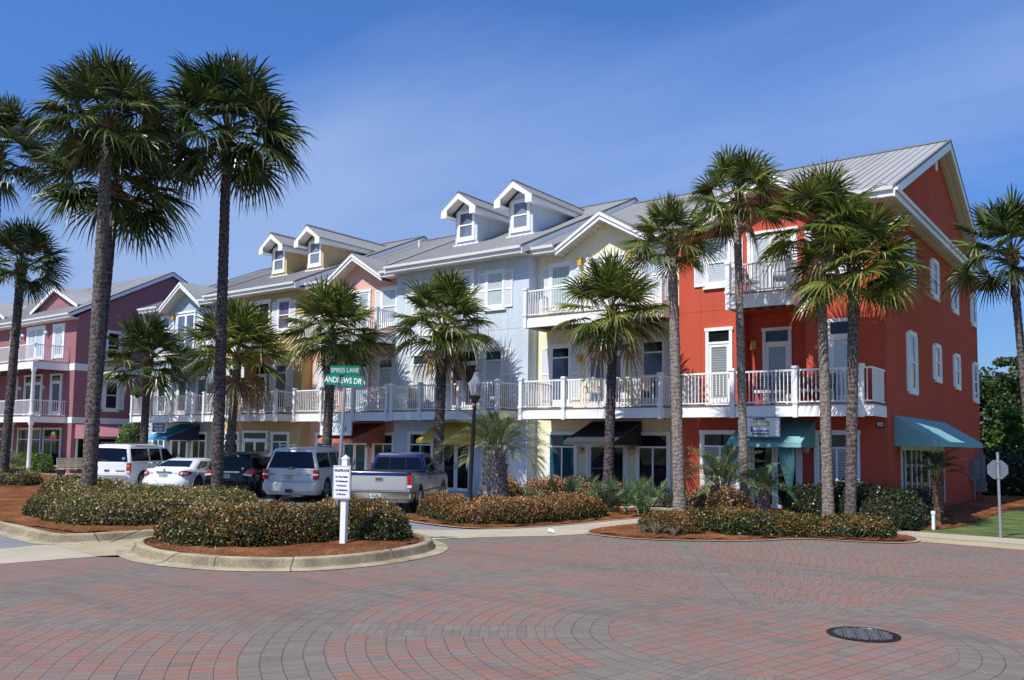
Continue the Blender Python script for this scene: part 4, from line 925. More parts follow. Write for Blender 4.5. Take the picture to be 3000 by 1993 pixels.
hedge('rounded red tipped hawthorn hedge on the kerbed island around the white sign post', [(-15.75, 9.35), (-14.95, 9.1), (-14.2, 9.05), (-13.5, 9.35), (-13.1, 10.0), (-12.95, 10.9), (-12.82, 11.7), (-12.15, 12.0), (-12.1, 12.8), (-13.3, 13.3), (-14.9, 12.9), (-15.7, 11.9), (-16.0, 10.5)], .66, 'hedge', 62000, size=.048, seed=2, group=HG)
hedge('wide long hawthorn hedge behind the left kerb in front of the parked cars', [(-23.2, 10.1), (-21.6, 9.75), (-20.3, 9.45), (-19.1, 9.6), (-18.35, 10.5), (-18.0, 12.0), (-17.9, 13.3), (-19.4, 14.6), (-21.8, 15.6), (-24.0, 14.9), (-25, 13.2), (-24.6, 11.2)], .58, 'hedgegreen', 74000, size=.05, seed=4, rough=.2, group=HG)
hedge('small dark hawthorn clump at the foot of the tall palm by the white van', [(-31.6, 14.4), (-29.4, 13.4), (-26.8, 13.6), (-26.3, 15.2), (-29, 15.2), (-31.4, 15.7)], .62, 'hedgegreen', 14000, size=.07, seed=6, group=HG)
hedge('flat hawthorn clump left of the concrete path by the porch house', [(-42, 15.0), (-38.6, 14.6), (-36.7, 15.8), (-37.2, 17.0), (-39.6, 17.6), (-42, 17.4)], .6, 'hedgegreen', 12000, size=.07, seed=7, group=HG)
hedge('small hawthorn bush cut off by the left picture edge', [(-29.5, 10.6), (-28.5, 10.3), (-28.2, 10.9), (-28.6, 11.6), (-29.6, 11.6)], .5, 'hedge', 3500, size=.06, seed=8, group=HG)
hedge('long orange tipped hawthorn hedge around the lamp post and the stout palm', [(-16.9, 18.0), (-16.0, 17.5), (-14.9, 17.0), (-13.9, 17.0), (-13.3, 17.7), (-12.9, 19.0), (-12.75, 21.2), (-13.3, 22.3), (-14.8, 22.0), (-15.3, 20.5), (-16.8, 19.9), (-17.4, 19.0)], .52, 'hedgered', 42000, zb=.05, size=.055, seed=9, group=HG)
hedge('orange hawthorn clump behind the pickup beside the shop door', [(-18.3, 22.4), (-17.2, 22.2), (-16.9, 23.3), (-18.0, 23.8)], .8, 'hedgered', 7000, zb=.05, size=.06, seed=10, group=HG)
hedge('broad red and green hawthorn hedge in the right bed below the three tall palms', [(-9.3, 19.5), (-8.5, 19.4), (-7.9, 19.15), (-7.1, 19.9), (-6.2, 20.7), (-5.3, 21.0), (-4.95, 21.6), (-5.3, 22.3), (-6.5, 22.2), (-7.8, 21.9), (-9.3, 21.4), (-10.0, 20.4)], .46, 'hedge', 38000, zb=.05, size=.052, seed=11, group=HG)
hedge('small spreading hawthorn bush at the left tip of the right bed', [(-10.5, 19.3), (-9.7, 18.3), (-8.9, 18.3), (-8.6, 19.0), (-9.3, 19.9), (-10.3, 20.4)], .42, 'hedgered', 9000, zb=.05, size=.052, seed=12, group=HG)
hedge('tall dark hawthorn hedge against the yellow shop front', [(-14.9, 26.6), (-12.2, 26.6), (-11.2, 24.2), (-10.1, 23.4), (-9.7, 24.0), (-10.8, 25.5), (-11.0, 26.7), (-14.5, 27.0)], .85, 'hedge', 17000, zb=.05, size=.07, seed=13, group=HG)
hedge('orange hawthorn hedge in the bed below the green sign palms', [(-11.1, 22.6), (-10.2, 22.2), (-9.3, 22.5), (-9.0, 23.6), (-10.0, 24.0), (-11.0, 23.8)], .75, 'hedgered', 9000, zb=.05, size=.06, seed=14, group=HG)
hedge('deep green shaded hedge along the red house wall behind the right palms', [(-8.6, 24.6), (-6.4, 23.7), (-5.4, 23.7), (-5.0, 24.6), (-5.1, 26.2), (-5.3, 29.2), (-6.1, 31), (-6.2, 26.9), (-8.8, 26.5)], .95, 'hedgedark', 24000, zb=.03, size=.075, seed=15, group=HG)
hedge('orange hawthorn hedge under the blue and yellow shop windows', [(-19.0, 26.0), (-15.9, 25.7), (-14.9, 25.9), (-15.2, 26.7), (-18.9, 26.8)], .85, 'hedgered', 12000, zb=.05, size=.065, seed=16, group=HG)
hedge('clipped bright green box hedge by the columned porch', [(-56.5, 23.9), (-52.4, 23.4), (-52.0, 24.3), (-56.4, 24.9)], 1.0, 'brightleaf', 11000, zb=.13, size=.08, seed=17, edge=.25, rough=.04, group=HG)
hedge('round green shrub on the bank behind the stop sign', [(-3.3, 39.4), (-1.6, 39.0), (-1.2, 40.4), (-2.8, 41)], 1.3, 'brightleaf', 8000, zb=.03, size=.1, seed=18, cat='shrub', name='shrub')
hedge('bright lime green shrub between the plum house and the end shop house', [(-51.0, 27.2), (-48.6, 26.6), (-48.3, 28.6), (-50.8, 29)], 2.9, 'brightleaf', 7000, zb=.0, size=.14, seed=19, edge=.8, cat='shrub', name='shrub')
for i, (x, y, h) in enumerate(((-9.35, 18.05, .28), (-8.95, 18.2, .22), (-9.75, 18.1, .2))):   # bare twigs at the tip of the right bed
    m = MB(); rs = np.random.RandomState(i)
    for k in range(26):
        a = rs.uniform(0, 2*pi); r_ = rs.uniform(.05, .25); m.tube([(x, y, .05), (x+cos(a)*r_*.5, y+sin(a)*r_*.5, .05+h*.6), (x+cos(a)*r_, y+sin(a)*r_, .05+h*rs.uniform(.7, 1.3))], [.006, .005, .002], 4)
    o = m.build('bare_shrub', 'twig'); tag(o, ['sparse leafless grey twig bush, middle of three at the left tip of the right bed', 'sparse leafless grey twig bush, rightmost of three at the left tip of the right bed', 'sparse leafless grey twig bush, leftmost of three at the left tip of the right bed'][i], 'dead shrub', 'bare twig bushes at the tip of the right bed')

# ---- palms
def fan(V, Fc, base, d, L, rs, nl=34, spread=2.35, wid=.03, droop=.35, stiff=1., pet=.5, petw=.012):
    d = np.array(d)/np.linalg.norm(d); up = np.array([0, 0, 1.])
    s = np.cross(d, up); 
    if np.linalg.norm(s) < .2: s = np.array([cos(rs.rand()*6), sin(rs.rand()*6), 0])
    s /= np.linalg.norm(s); nrm = np.cross(s, d); roll = rs.normal()*.35; s, nrm = s*cos(roll)+nrm*sin(roll), nrm*cos(roll)-s*sin(roll)
    # petiole
    Lp = L*pet; mid = base+d*Lp*.55+up*.03*L; hub = base+d*Lp-up*droop*.10*L
    n0 = len(V)
    for p, w in ((base, petw*2.2), (mid, petw), (hub, petw)): V.append(p-s*w); V.append(p+s*w); V.append(p-nrm*w*.8)
    for i in range(2):
        for a, b in ((0, 1), (1, 2), (2, 0)): Fc.append((n0+i*3+a, n0+i*3+b, n0+i*3+3+b, n0+i*3+3+a))
    d2 = d-up*droop*.55; d2 /= np.linalg.norm(d2); Lf = L*(1-pet)
    for k in range(nl):
        t = (k+.5)/nl*2-1; a = t*spread; ll = Lf*(1-.38*abs(t)**2)*rs.uniform(.88, 1.08)
        dr = d2*cos(a)+s*sin(a); fold = nrm*(.22*(1-abs(t))+.10*((-1)**k)); dr = dr+fold*.5; dr /= np.linalg.norm(dr)
        w = np.cross(dr, nrm); w /= (np.linalg.norm(w)+1e-9); w = w*cos(.6)+nrm*sin(.6)*((-1)**k)
        dp = droop*rs.uniform(.55, 1.35)/stiff
        p1 = hub+dr*ll*.42; p2 = hub+dr*ll*.74-up*dp*ll*.16; p3 = hub+dr*ll*.98-up*dp*ll*.52; W = wid*rs.uniform(.85, 1.15)
        n = len(V); V += [hub-w*W*.25, hub+w*W*.25, p1-w*W, p1+w*W, p2-w*W*.62, p2+w*W*.62, p3]
        Fc += [(n, n+1, n+3, n+2), (n+2, n+3, n+5, n+4), (n+4, n+5, n+6)]
def rawobj(name, V, Fc, m_, parent, smooth=False):
    me = bpy.data.meshes.new(name); me.from_pydata([tuple(v) for v in V], [], Fc); me.materials.append(M[m_]); me.update()
    o = bpy.data.objects.new(name, me); COL.objects.link(o); o.parent = parent; return o
def palm(label, x, y, zt, r0, r1, R, mt='palmleaf', tm='trunk', lean=(0, 0), nf=34, seed=1, boots=0., group='sabal palms along the street', zb=.0, dead=.08, curve=0., pitch0=-38, wid=None, ball=.35):
    T = thing('sabal_palm', label, 'palm tree', (x, y, zb), group); rs = np.random.RandomState(seed); DR = rs.rand(); nf = int(nf*(.92+.12*rs.rand())); pitch0 = pitch0-10+rs.uniform(0, 14)
    H = zt-zb; n = max(14, int(H*9)); m = MB(); pts = []; rad = []
    for i in range(n+1):
        t = i/n; pts.append((x+lean[0]*t+curve*sin(t*pi), y+lean[1]*t, zb+H*t)); b = .28*math.exp(-t*H/.35) if tm != 'x' else 0
        rad.append((r0+(r1-r0)*t)*.88*(1+b+rs.normal()*.025)*(1.06 if i % 2 else .97))
    m.tube(pts, rad, 14); m.build('trunk', tm, T, True)
    top = np.array([x+lean[0], y+lean[1], zt])
    # collar of old leaf bases
    m = MB(); hb = max(.45, boots); nb = int(26+hb*46)
    for i in range(nb):
        a = i*2.399; f = i/nb; zz = zt+.12-hb*(1-f); rr = r1*1.0; t = (zz-zb)/H; cx = x+lean[0]*min(1, t)+curve*sin(min(1, t)*pi); cy = y+lean[1]*min(1, t); c, s = cos(a), sin(a); L = rs.uniform(.10, .2)*(1 if boots else 1.3); w = .05
        o_ = .045 if boots else .09
        m.add([(cx+c*rr*.7-s*w, cy+s*rr*.7+c*w, zz), (cx+c*rr*.7+s*w, cy+s*rr*.7-c*w, zz), (cx+c*(rr+o_)+s*w*.6, cy+s*(rr+o_)-c*w*.6, zz+L), (cx+c*(rr+o_)-s*w*.6, cy+s*(rr+o_)+c*w*.6, zz+L), (cx+c*(rr*.6), cy+s*(rr*.6), zz+L*.8)], [(0, 1, 2, 3), (0, 3, 4), (1, 4, 2), (2, 4, 3)])
    m.build('leaf_bases', 'bootgrey' if boots > 1 else 'boot', T)
    V = []; Fc = []; Vd = []; Fd = []; wd = wid or max(.016, R*.0145)
    for i in range(nf):
        f = (i+.5)/nf; el = radians(pitch0+(86-pitch0)*f**.85)+rs.normal()*.06; az = i*2.399+rs.normal()*.25
        d = (cos(el)*cos(az), cos(el)*sin(az), sin(el)); L = R*rs.uniform(.88, 1.1)*(1.0 if f > .12 else .86)
        b = top+np.array([d[0]*r1*.8, d[1]*r1*.8, .05+.22*f]); dr = (.45*(1-f)+.18)*(.8+.4*DR)
        if i < nf*dead: fan(Vd, Fd, b-np.array([0, 0, .15]), (d[0], d[1], d[2]-.5), L*.85, rs, 26, 1.9, wd, 1.3, pet=.42)
        else: fan(V, Fc, b, d, L, rs, 34, 2.2, wd, dr*1.2, pet=.50*rs.uniform(.85, 1.1))
    org = np.array([x, y, zb]); rawobj('crown', [np.array(v)-org for v in V], Fc, mt, T)
    if Vd: rawobj('dry_fronds', [np.array(v)-org for v in Vd], Fd, 'palmbrown', T)
    return T
PALMS = [
 ('tallest sabal palm cut off by the left picture edge', -36.5, 14.2, 13.2, .24, .22, 2.7, 'palmleafdk', 'trunkdark', (.1, 0), 40, 21, 0, 0),
 ('shorter sabal palm in front of the rose house at the left edge', -38.9, 16.1, 9.3, .2, .19, 2.25, 'palmleafdk', 'trunkdark', (.35, .1), 36, 22, 0, 0),
 ('very tall sabal palm, left of the two tallest in full view', -24.8, 12.6, 11.5, .24, .17, 2.4, 'palmleafdk', 'trunk', (-0.15, .1), 44, 23, 0, 0),
 ('tall sabal palm partly hidden behind the leaning tall one', -28.2, 14.3, 10.4, .16, .15, 2.95, 'palmleafdk', 'trunkdark', (.45, 0.2), 46, 24, 0, 0),
 ('very tall straight sabal palm with the fullest round crown', -25.0, 17.0, 12.5, .23, .17, 3.05, 'palmleafdk', 'trunkdark', (-.1, -.1), 56, 25, 0, 0),
 ('short sabal palm in front of the gap beside the navy awning', -42.4, 24.3, 6.05, .24, .21, 2.9, 'palmleafdk', 'trunkdark', (.1, 0), 40, 26, 0, 0),
 ('short sabal palm with orange tipped fronds before the tan house', -35.0, 24.3, 6.0, .24, .22, 2.9, 'palmleaf', 'trunk', (.5, 0), 42, 27, 0, .15),
 ('short sabal palm with long skirt of leaf bases behind the street signs', -28.0, 24.2, 6.6, .25, .2, 2.5, 'palmleaf', 'trunk', (.2, 0), 42, 28, 2.7, 0),
 ('short sabal palm before the light blue house beside the pickup', -21.8, 24.3, 6.4, .22, .2, 2.35, 'palmleaf', 'trunkdark', (.2, 0), 42, 29, .9, .12),
 ('sabal palm with dark trunk before the yellow house and charcoal awning', -14.4, 24.4, 6.3, .2, .16, 2.15, 'palmleaf', 'trunkdark', (.2, 0), 42, 30, 0, .04),
 ('leaning sabal palm between the yellow and the red house', -10.3, 21.3, 7.6, .2, .13, 1.45, 'palmleaf', 'trunklight', (-.25, .0), 32, 31, 0, 0),
 ('tallest of the three palms before the red house, slim pale trunk', -9.4, 23.6, 9.2, .15, .12, 1.75, 'palmleaf', 'trunklight', (-.2, 0), 34, 32, 0, .03),
 ('middle palm before the red house with pale ringed trunk', -7.1, 23.7, 8.05, .18, .13, 1.95, 'palmleaf', 'trunklight', (-.15, 0), 38, 33, 0, .06),
 ('rightmost palm before the red house corner with thick dark upper trunk', -6.55, 23.7, 6.85, .16, .16, 2.05, 'palmleaf', 'trunk', (.2, 0), 44, 34, .5, 0),
 ('sabal palm at the right picture edge beyond the stop sign', -2.9, 30.0, 8.1, .13, .13, 2.1, 'palmleafdk', 'trunk', (-.45, 0), 32, 35, 0, 0),
]
for p in PALMS:
    palm(p[0], p[1], p[2], p[3], p[4], p[5], p[6], p[7], p[8], p[9], p[10], p[11], boots=p[12], dead=p[13], zb=.02)

def pinnate(V, Fc, base, az, el, L, rs, arch=1.15, nl=26, ll=.36, wid=.011):
    pts = []; p = np.array(base, float); e = el; n = 12
    for i in range(n+1):
        pts.append(p.copy()); p = p+np.array([cos(az)*cos(e), sin(az)*cos(e), sin(e)])*L/n; e -= arch*(.5+i/n)/n*1.5
    sd = np.array([-sin(az), cos(az), 0]); k0 = len(V)
    for i, q in enumerate(pts): w = .014*(1-i/n)+.003; V += [q-sd*w, q+sd*w, q-np.array([0, 0, w])]
    for i in range(n):
        for a, b in ((0, 1), (1, 2), (2, 0)): Fc.append((k0+i*3+a, k0+i*3+b, k0+i*3+3+b, k0+i*3+3+a))
    for i in range(nl):
        f = .28+.72*i/nl; x = f*n; j = min(int(x), n-1); q = pts[j]+(pts[j+1]-pts[j])*(x-j); t = pts[j+1]-pts[j]; t /= np.linalg.norm(t)
        for s in (-1, 1):
            u = np.cross(sd, t); d = t*(.55+.5*f)+sd*s*.75+u*(-.55 if u[2] < 0 else .55)*.9; d /= np.linalg.norm(d); l = ll*(1-.45*abs(f-.55))*rs.uniform(.85, 1.1)
            w = np.cross(d, u); w /= np.linalg.norm(w); b = q+d*l*.6; c = q+d*l-np.array([0, 0, l*.18]); k = len(V)
            V += [q-w*wid*.6, q+w*wid*.6, b-w*wid, b+w*wid, c]; Fc += [(k, k+1, k+3, k+2), (k+2, k+3, k+4)]
def pindo(label, x, y, h, r0, r1, L, nf, seed, zb=.05, mt='palmblue', ll=.36, elmin=20, bt='bootgrey'):
    T = thing('pindo_palm', label, 'palm tree', (x, y, zb), 'low feather palms in the beds'); rs = np.random.RandomState(seed)
    if h > .3: MB().lathe((x, y, zb), [(r0*1.1, 0), (r0, .2), ((r0+r1)/2, h*.6), (r1, h), (r1*.6, h+.1)], 16).build('trunk', bt, T, True)
    m = MB(); nb = int(150*max(h, .35))
    for i in range(nb):
        a = i*2.399+rs.rand()*.2; f = i/nb; zz = zb+.05+h*f; rr = (r0+(r1-r0)*f)*.95; c, s = cos(a), sin(a); w = .045; Lb = rs.uniform(.16, .28); o_ = .05+.08*f+rs.rand()*.03
        m.add([(x+c*rr-s*w, y+s*rr+c*w, zz), (x+c*rr+s*w, y+s*rr-c*w, zz), (x+c*(rr+o_)+s*w*.5, y+s*(rr+o_)-c*w*.5, zz+Lb), (x+c*(rr+o_)-s*w*.5, y+s*(rr+o_)+c*w*.5, zz+Lb)], [(0, 1, 2, 3)], 0)
        m.add([(x+c*(rr+o_)-s*w*.5, y+s*(rr+o_)+c*w*.5, zz+Lb+.002), (x+c*(rr+o_)+s*w*.5, y+s*(rr+o_)-c*w*.5, zz+Lb+.002), (x+c*(rr+o_-.05), y+s*(rr+o_-.05), zz+Lb+.004)], [(0, 1, 2)], 1)
    m.build('leaf_bases', [bt, 'plastic'], T)
    V = []; Fc = []
    for i in range(nf):
        f = (i+.5)/nf; pinnate(V, Fc, (x+cos(i*2.4)*r1*.4, y+sin(i*2.4)*r1*.4, zb+h+.05), i*2.399, radians(elmin+(84-elmin)*f), L*rs.uniform(.85, 1.1), rs, 1.25-.35*f, 28, ll)
    rawobj('crown', [np.array(v)-np.array([x, y, zb]) for v in V], Fc, mt, T); return T
pindo('stout feather palm with a thick bristly trunk beside the lamp post', -16.1, 20.6, 1.75, .40, .30, 1.75, 32, 41, ll=.42)
pindo('low feather palm with arching silver fronds in front of the teal awning', -10.0, 23.4, .75, .18, .14, 1.55, 20, 42, ll=.4, elmin=30)
pindo('small feather palm with cut frond stubs before the teal awning door', -9.0, 23.9, .75, .16, .14, .95, 12, 43, ll=.3, mt='palmetto')
pindo('dark scraggly feather palm beside the red house side wall', -4.9, 26.3, 1.35, .07, .06, .9, 9, 44, ll=.25, mt='hedgedark', bt='boot')
def palmetto(label, x, y, h, n, seed, mt='palmetto', R=.42, name='palmetto', group='saw palmettos before the shop fronts'):
    T = thing(name, label, 'palmetto', (x, y, .04), group); rs = np.random.RandomState(seed); V = []; Fc = []
    for i in range(n):
        az = rs.uniform(0, 2*pi); el = radians(rs.uniform(35, 85)); hh = h*rs.uniform(.6, 1.1); d = np.array([cos(el)*cos(az), cos(el)*sin(az), sin(el)])
        L = hh/max(.5, d[2])*.7+R; fan(V, Fc, np.array([x+rs.normal()*.12, y+rs.normal()*.12, .04]), d, L, rs, 20, 1.9, .012, .1, stiff=4, pet=max(.3, 1-R/L))
    rawobj('leaves', [np.array(v)-np.array([x, y, .04]) for v in V], Fc, mt, T); return T
for i, (x, y, h, n, lab) in enumerate(((-16.9, 23.6, .5, 7, 'low palmetto leaves between the lamp post and the stout palm'), (-14.75, 22.9, 1.25, 12, 'tallest pale palmetto right of the stout palm'),
    (-14.35, 23.3, .55, 9, 'low broad palmetto fan right of the stout palm'), (-13.95, 22.9, .9, 12, 'bushy palmetto left of the yellow house window'), (-13.45, 23.2, 1.1, 12, 'palmetto under the yellow house left window'),
    (-12.9, 22.9, .65, 10, 'squat palmetto before the charcoal awning door'), (-13.3, 24.8, 1.3, 10, 'tall dark palmetto behind the dark trunked palm'), (-12.75, 23.9, .85, 12, 'starry palmetto right of the dark trunked palm'),
    (-12.4, 23.2, .55, 9, 'rightmost low palmetto before the yellow house'))):
    palmetto(lab, x, y, h, n, 60+i)
for i, (x, y, lab) in enumerate(((-56.5, 22.0, 'grey green spiky agave, left of three by the porch columns'), (-54.6, 21.9, 'grey green spiky agave, middle of three by the porch columns'), (-53.2, 22.2, 'grey green spiky agave, right of three by the porch columns'))):
    palmetto(lab, x, y, 1.1, 16, 80+i, 'palmblue', .7, 'agave', 'agaves by the porch')
# boulder, marker pipe
m = MB(); m.lathe((-8.05, 25.3, .02), [(.5, 0), (.62, .15), (.6, .4), (.45, .62), (.2, .75), (.01, .78)], 18); o = m.build('boulder', 'stone', None, True); o.scale = (1, .8, 1); o.location.y = 5.06; tag(o, 'rounded brown boulder half hidden behind the right hedge', 'boulder')
o = MB().lathe((-4.78, 25.0, 0), [(.045, 0), (.045, .42), (.06, .42), (.06, .5), (.0, .5)], 10).build('marker_pipe', 'white', None, True); tag(o, 'short white pipe stub standing in the mulch left of the stop sign', 'pipe')
# background trees
def tree(label, x, y, h, rc, n, seed, zc=.55, flat=.8, mt='treeleaf', size=.28, name='tree'):
    T = thing(name, label, 'tree', (x, y, 0), 'trees beyond the red house'); rs = np.random.RandomState(seed); m = MB()
    m.tube([(x, y, 0), (x+.1, y, h*.3), (x-.1, y, h*.6), (x, y, h*.9)], [h*.022, h*.018, h*.012, .03], 8); ends = []
    for i in range(12):
        a = i*2.4; z0 = h*rs.uniform(.3, .8); r_ = rc*rs.uniform(.5, .95); e = (x+cos(a)*r_, y+sin(a)*r_, z0+h*rs.uniform(.05, .2)); m.tube([(x, y, z0), ((x+e[0])/2, (y+e[1])/2, z0+h*.04), e], [.07, .05, .02], 5); ends.append(e)
    m.build('trunk', 'bark', T, True)
    P = []; 
    C = ends+[(x+rs.normal()*rc*.3, y+rs.normal()*rc*.3, h*rs.uniform(zc-.2, .97)) for _ in range(8)]
    for c in C:
        k = n//len(C); q = rs.normal(size=(k, 3)); q /= np.linalg.norm(q, axis=1)[:, None]; q *= (rs.rand(k, 1)**.4)*rc*rs.uniform(.28, .48); q[:, 2] *= flat; P.append(q+np.array(c))
    P = np.concatenate(P); nr = P-np.array([x, y, h*.5]); nr /= np.linalg.norm(nr, axis=1)[:, None]; leafmesh('crown', P, nr, size, mt, T, seed, .6)
tree('flat topped pine rising above the other trees right of the red house', -5.6, 52, 7.3, 1.6, 3800, 91, .8, .55, size=.2, name='pine_tree')
tree('dense dark tree close behind the red house corner', -8.0, 54, 6.3, 2.4, 6500, 92, .4)
tree('bushy green tree below the flat topped pine', -4.6, 50, 4.2, 2.0, 6500, 93, .35, mt='brightleaf')
tree('broad dark tree at the right edge behind the last palm', -2.6, 54, 5.6, 2.3, 6500, 94, .4)
tree('low bright leafy tree behind the wooden fence', -2.6, 48.5, 3.2, 1.7, 5500, 95, .35, mt='brightleaf')
tree('tree beyond the right picture edge behind the fence', .8, 53, 5.2, 2.6, 5000, 96, .4)
tree('tall tree behind the red house roof side', -8.5, 58, 6.6, 2.4, 4500, 97, .5)
hedge('dark undergrowth below the background trees', [(-9, 46.5), (-3, 46), (3, 46), (6, 49), (3, 52), (-9, 52)], 2.0, 'hedgedark', 15000, zb=0, size=.2, seed=20, edge=.8, cat='shrubbery', name='shrubbery')
# fence, distant white house
t = thing('wooden_fence', 'low weathered wooden rail fence on the bank behind the lawn', 'fence', (-1, 44, 0))
m = MB(); m.box(-4.2, 6, 44, 44.08, .45, .6); m.build('rail', 'wood', t); MB().box(-4.2, 6, 44.01, 44.06, 1.35, 1.43).build('rail', 'wood', t)
for x in (-4.1, -1.9, .3, 2.5): MB().box(x-.08, x+.08, 43.94, 44.14, 0, 1.65).build('post', 'wood', t)
t = thing('house', 'distant pale house with white gabled roof behind the trees at the right', 'building', (-3, 75, 0)); m = MB(); m.box(-7, 4, 75, 84, 0, 7.2); m.build('wall', 'whiteshade', t); MB().prism([(-7.4, 74.6, 7.2), (4.4, 74.6, 7.2), (4.4, 79.5, 10.2), (-7.4, 79.5, 10.2)], (0, 0, .1)).build('roof', 'roof', t)
SKYM = (.60, .94, 1.48)
# ------------------------------------------------------------------ vehicles (local: x right, y forward, rear bumper at y=0)
def rring(hw, y0, y1, zr, zf, rc=.18, k=4):
    pts = []
    for cx, cy, a0 in ((hw-rc, y0+rc, -pi/2), (hw-rc, y1-rc, 0), (-hw+rc, y1-rc, pi/2), (-hw+rc, y0+rc, pi)):
        for i in range(k+1):
            a = a0+pi/2*i/k; x, y = cx+rc*cos(a), cy+rc*sin(a); t = (y-y0)/(y1-y0); pts.append((x, y, zr+(zf-zr)*t))
    return pts
def stack(rings, mi=0, cap=True):
    m = MB(); n = len(rings[0]); vs = sum(rings, []); fs = [(i*n+k, i*n+(k+1) % n, (i+1)*n+(k+1) % n, (i+1)*n+k) for i in range(len(rings)-1) for k in range(n)]
    if cap: fs += [tuple(range((len(rings)-1)*n, len(rings)*n)), tuple(range(n))]
    return m.add(vs, fs, mi)
def panel(name, q, mt, parent, th=.012):      # q: four corners, thin slab
    a = np.array(q, float); n = np.cross(a[1]-a[0], a[3]-a[0]); n /= np.linalg.norm(n); c = a.mean(0)
    if n@(c-np.array([0, 2.5, 1.])) < 0: n = -n
    return MB().prism([tuple(p) for p in a+n*.0], tuple(n*th)).build(name, mt, parent)
def wheel(parent, x, y, r=.38, w=.26):
    s = 1 if x > 0 else -1
    def cyl(r0, x0, x1, n=28): return [(x0, y+r0*cos(2*pi*k/n), r+r0*sin(2*pi*k/n)) for k in range(n)]
    m = MB(); R = [cyl(r*.9, x-s*w, 0), cyl(r, x-s*w*.85, 0), cyl(r, x-s*.04, 0), cyl(r*.94, x, 0), cyl(r*.66, x+s*.0, 0), cyl(r*.62, x-s*.05, 0)]; n = 28
    m.add(sum(R, []), [(i*n+k, i*n+(k+1) % n, (i+1)*n+(k+1) % n, (i+1)*n+k) for i in range(5) for k in range(n)]+[tuple(range(n)), tuple(range(5*n, 6*n))])
    wh = m.build('wheel', 'rubber', parent, True); m = MB()
    for k in range(6):
        a = k*pi/3; c, s_ = cos(a), sin(a)
        m.prism([(x-s*.045, y+c*.04-s_*.035, r+s_*.04+c*.035), (x-s*.045, y+c*r*.6-s_*.03, r+s_*r*.6+c*.03), (x-s*.045, y+c*r*.6+s_*.03, r+s_*r*.6-c*.03), (x-s*.045, y+c*.04+s_*.035, r+s_*.04-c*.035)], (s*.04, 0, 0))
    R = [cyl(r*.66, x-s*.04, 0), cyl(r*.66, x+s*.003, 0), cyl(r*.58, x+s*.003, 0), cyl(r*.58, x-s*.04, 0)]
    m.add(sum(R, []), [(i*n+k, i*n+(k+1) % n, (i+1)*n+(k+1) % n, (i+1)*n+k) for i in range(3) for k in range(n)]); m.build('rim', 'rim', wh)
def arch(parent, x, y, r, paint):
    s = 1 if x > 0 else -1; P = [(x, y+r*cos(a*pi/16), .40+r*sin(a*pi/16)) for a in range(17)]+[(x, y-r, .22), (x, y+r, .22)]
    MB().prism(P, (-s*.03 if 0 else s*.006, 0, 0)).build('wheel_arch', 'dark', parent)
    m = MB(); q = [(x, y+(r+.045)*cos(a*pi/16), .40+(r+.045)*sin(a*pi/16)) for a in range(17)]; p = [(x, y+r*cos(a*pi/16), .40+r*sin(a*pi/16)) for a in range(17)]
    vs = p+q+[(b[0]+s*.028, b[1], b[2]) for b in p+q]; fs = []
    for i in range(16): fs += [(34+i, 35+i, 52+i, 51+i), (17+i, 18+i, 52+i, 51+i), (i, i+1, 35+i, 34+i)]
    m.add(vs, fs).build('fender_lip', paint, parent, True)
def plate(parent, x, y, z, txt='', w=.31):
    m = MB(); m.box(x-w/2, x+w/2, y-.012, y, z-.075, z+.075); p = m.build('licence_plate', 'plate', parent)
    MB().box(x-w/2+.02, x+w/2-.02, y-.016, y-.012, z+.045, z+.065).build('plate_band', 'plategreen', p); MB().sph((x, y-.014, z-.01), .022, 8).build('plate_emblem', 'orange', p)
    text('characters', txt, .075, (x, y-.016, z-.015), 'plategreen', p, sx=.9, bold=.002)
def finish(T, x, y, deg): T.location = (x, y, .008); T.rotation_euler = (0, 0, radians(deg)); return T
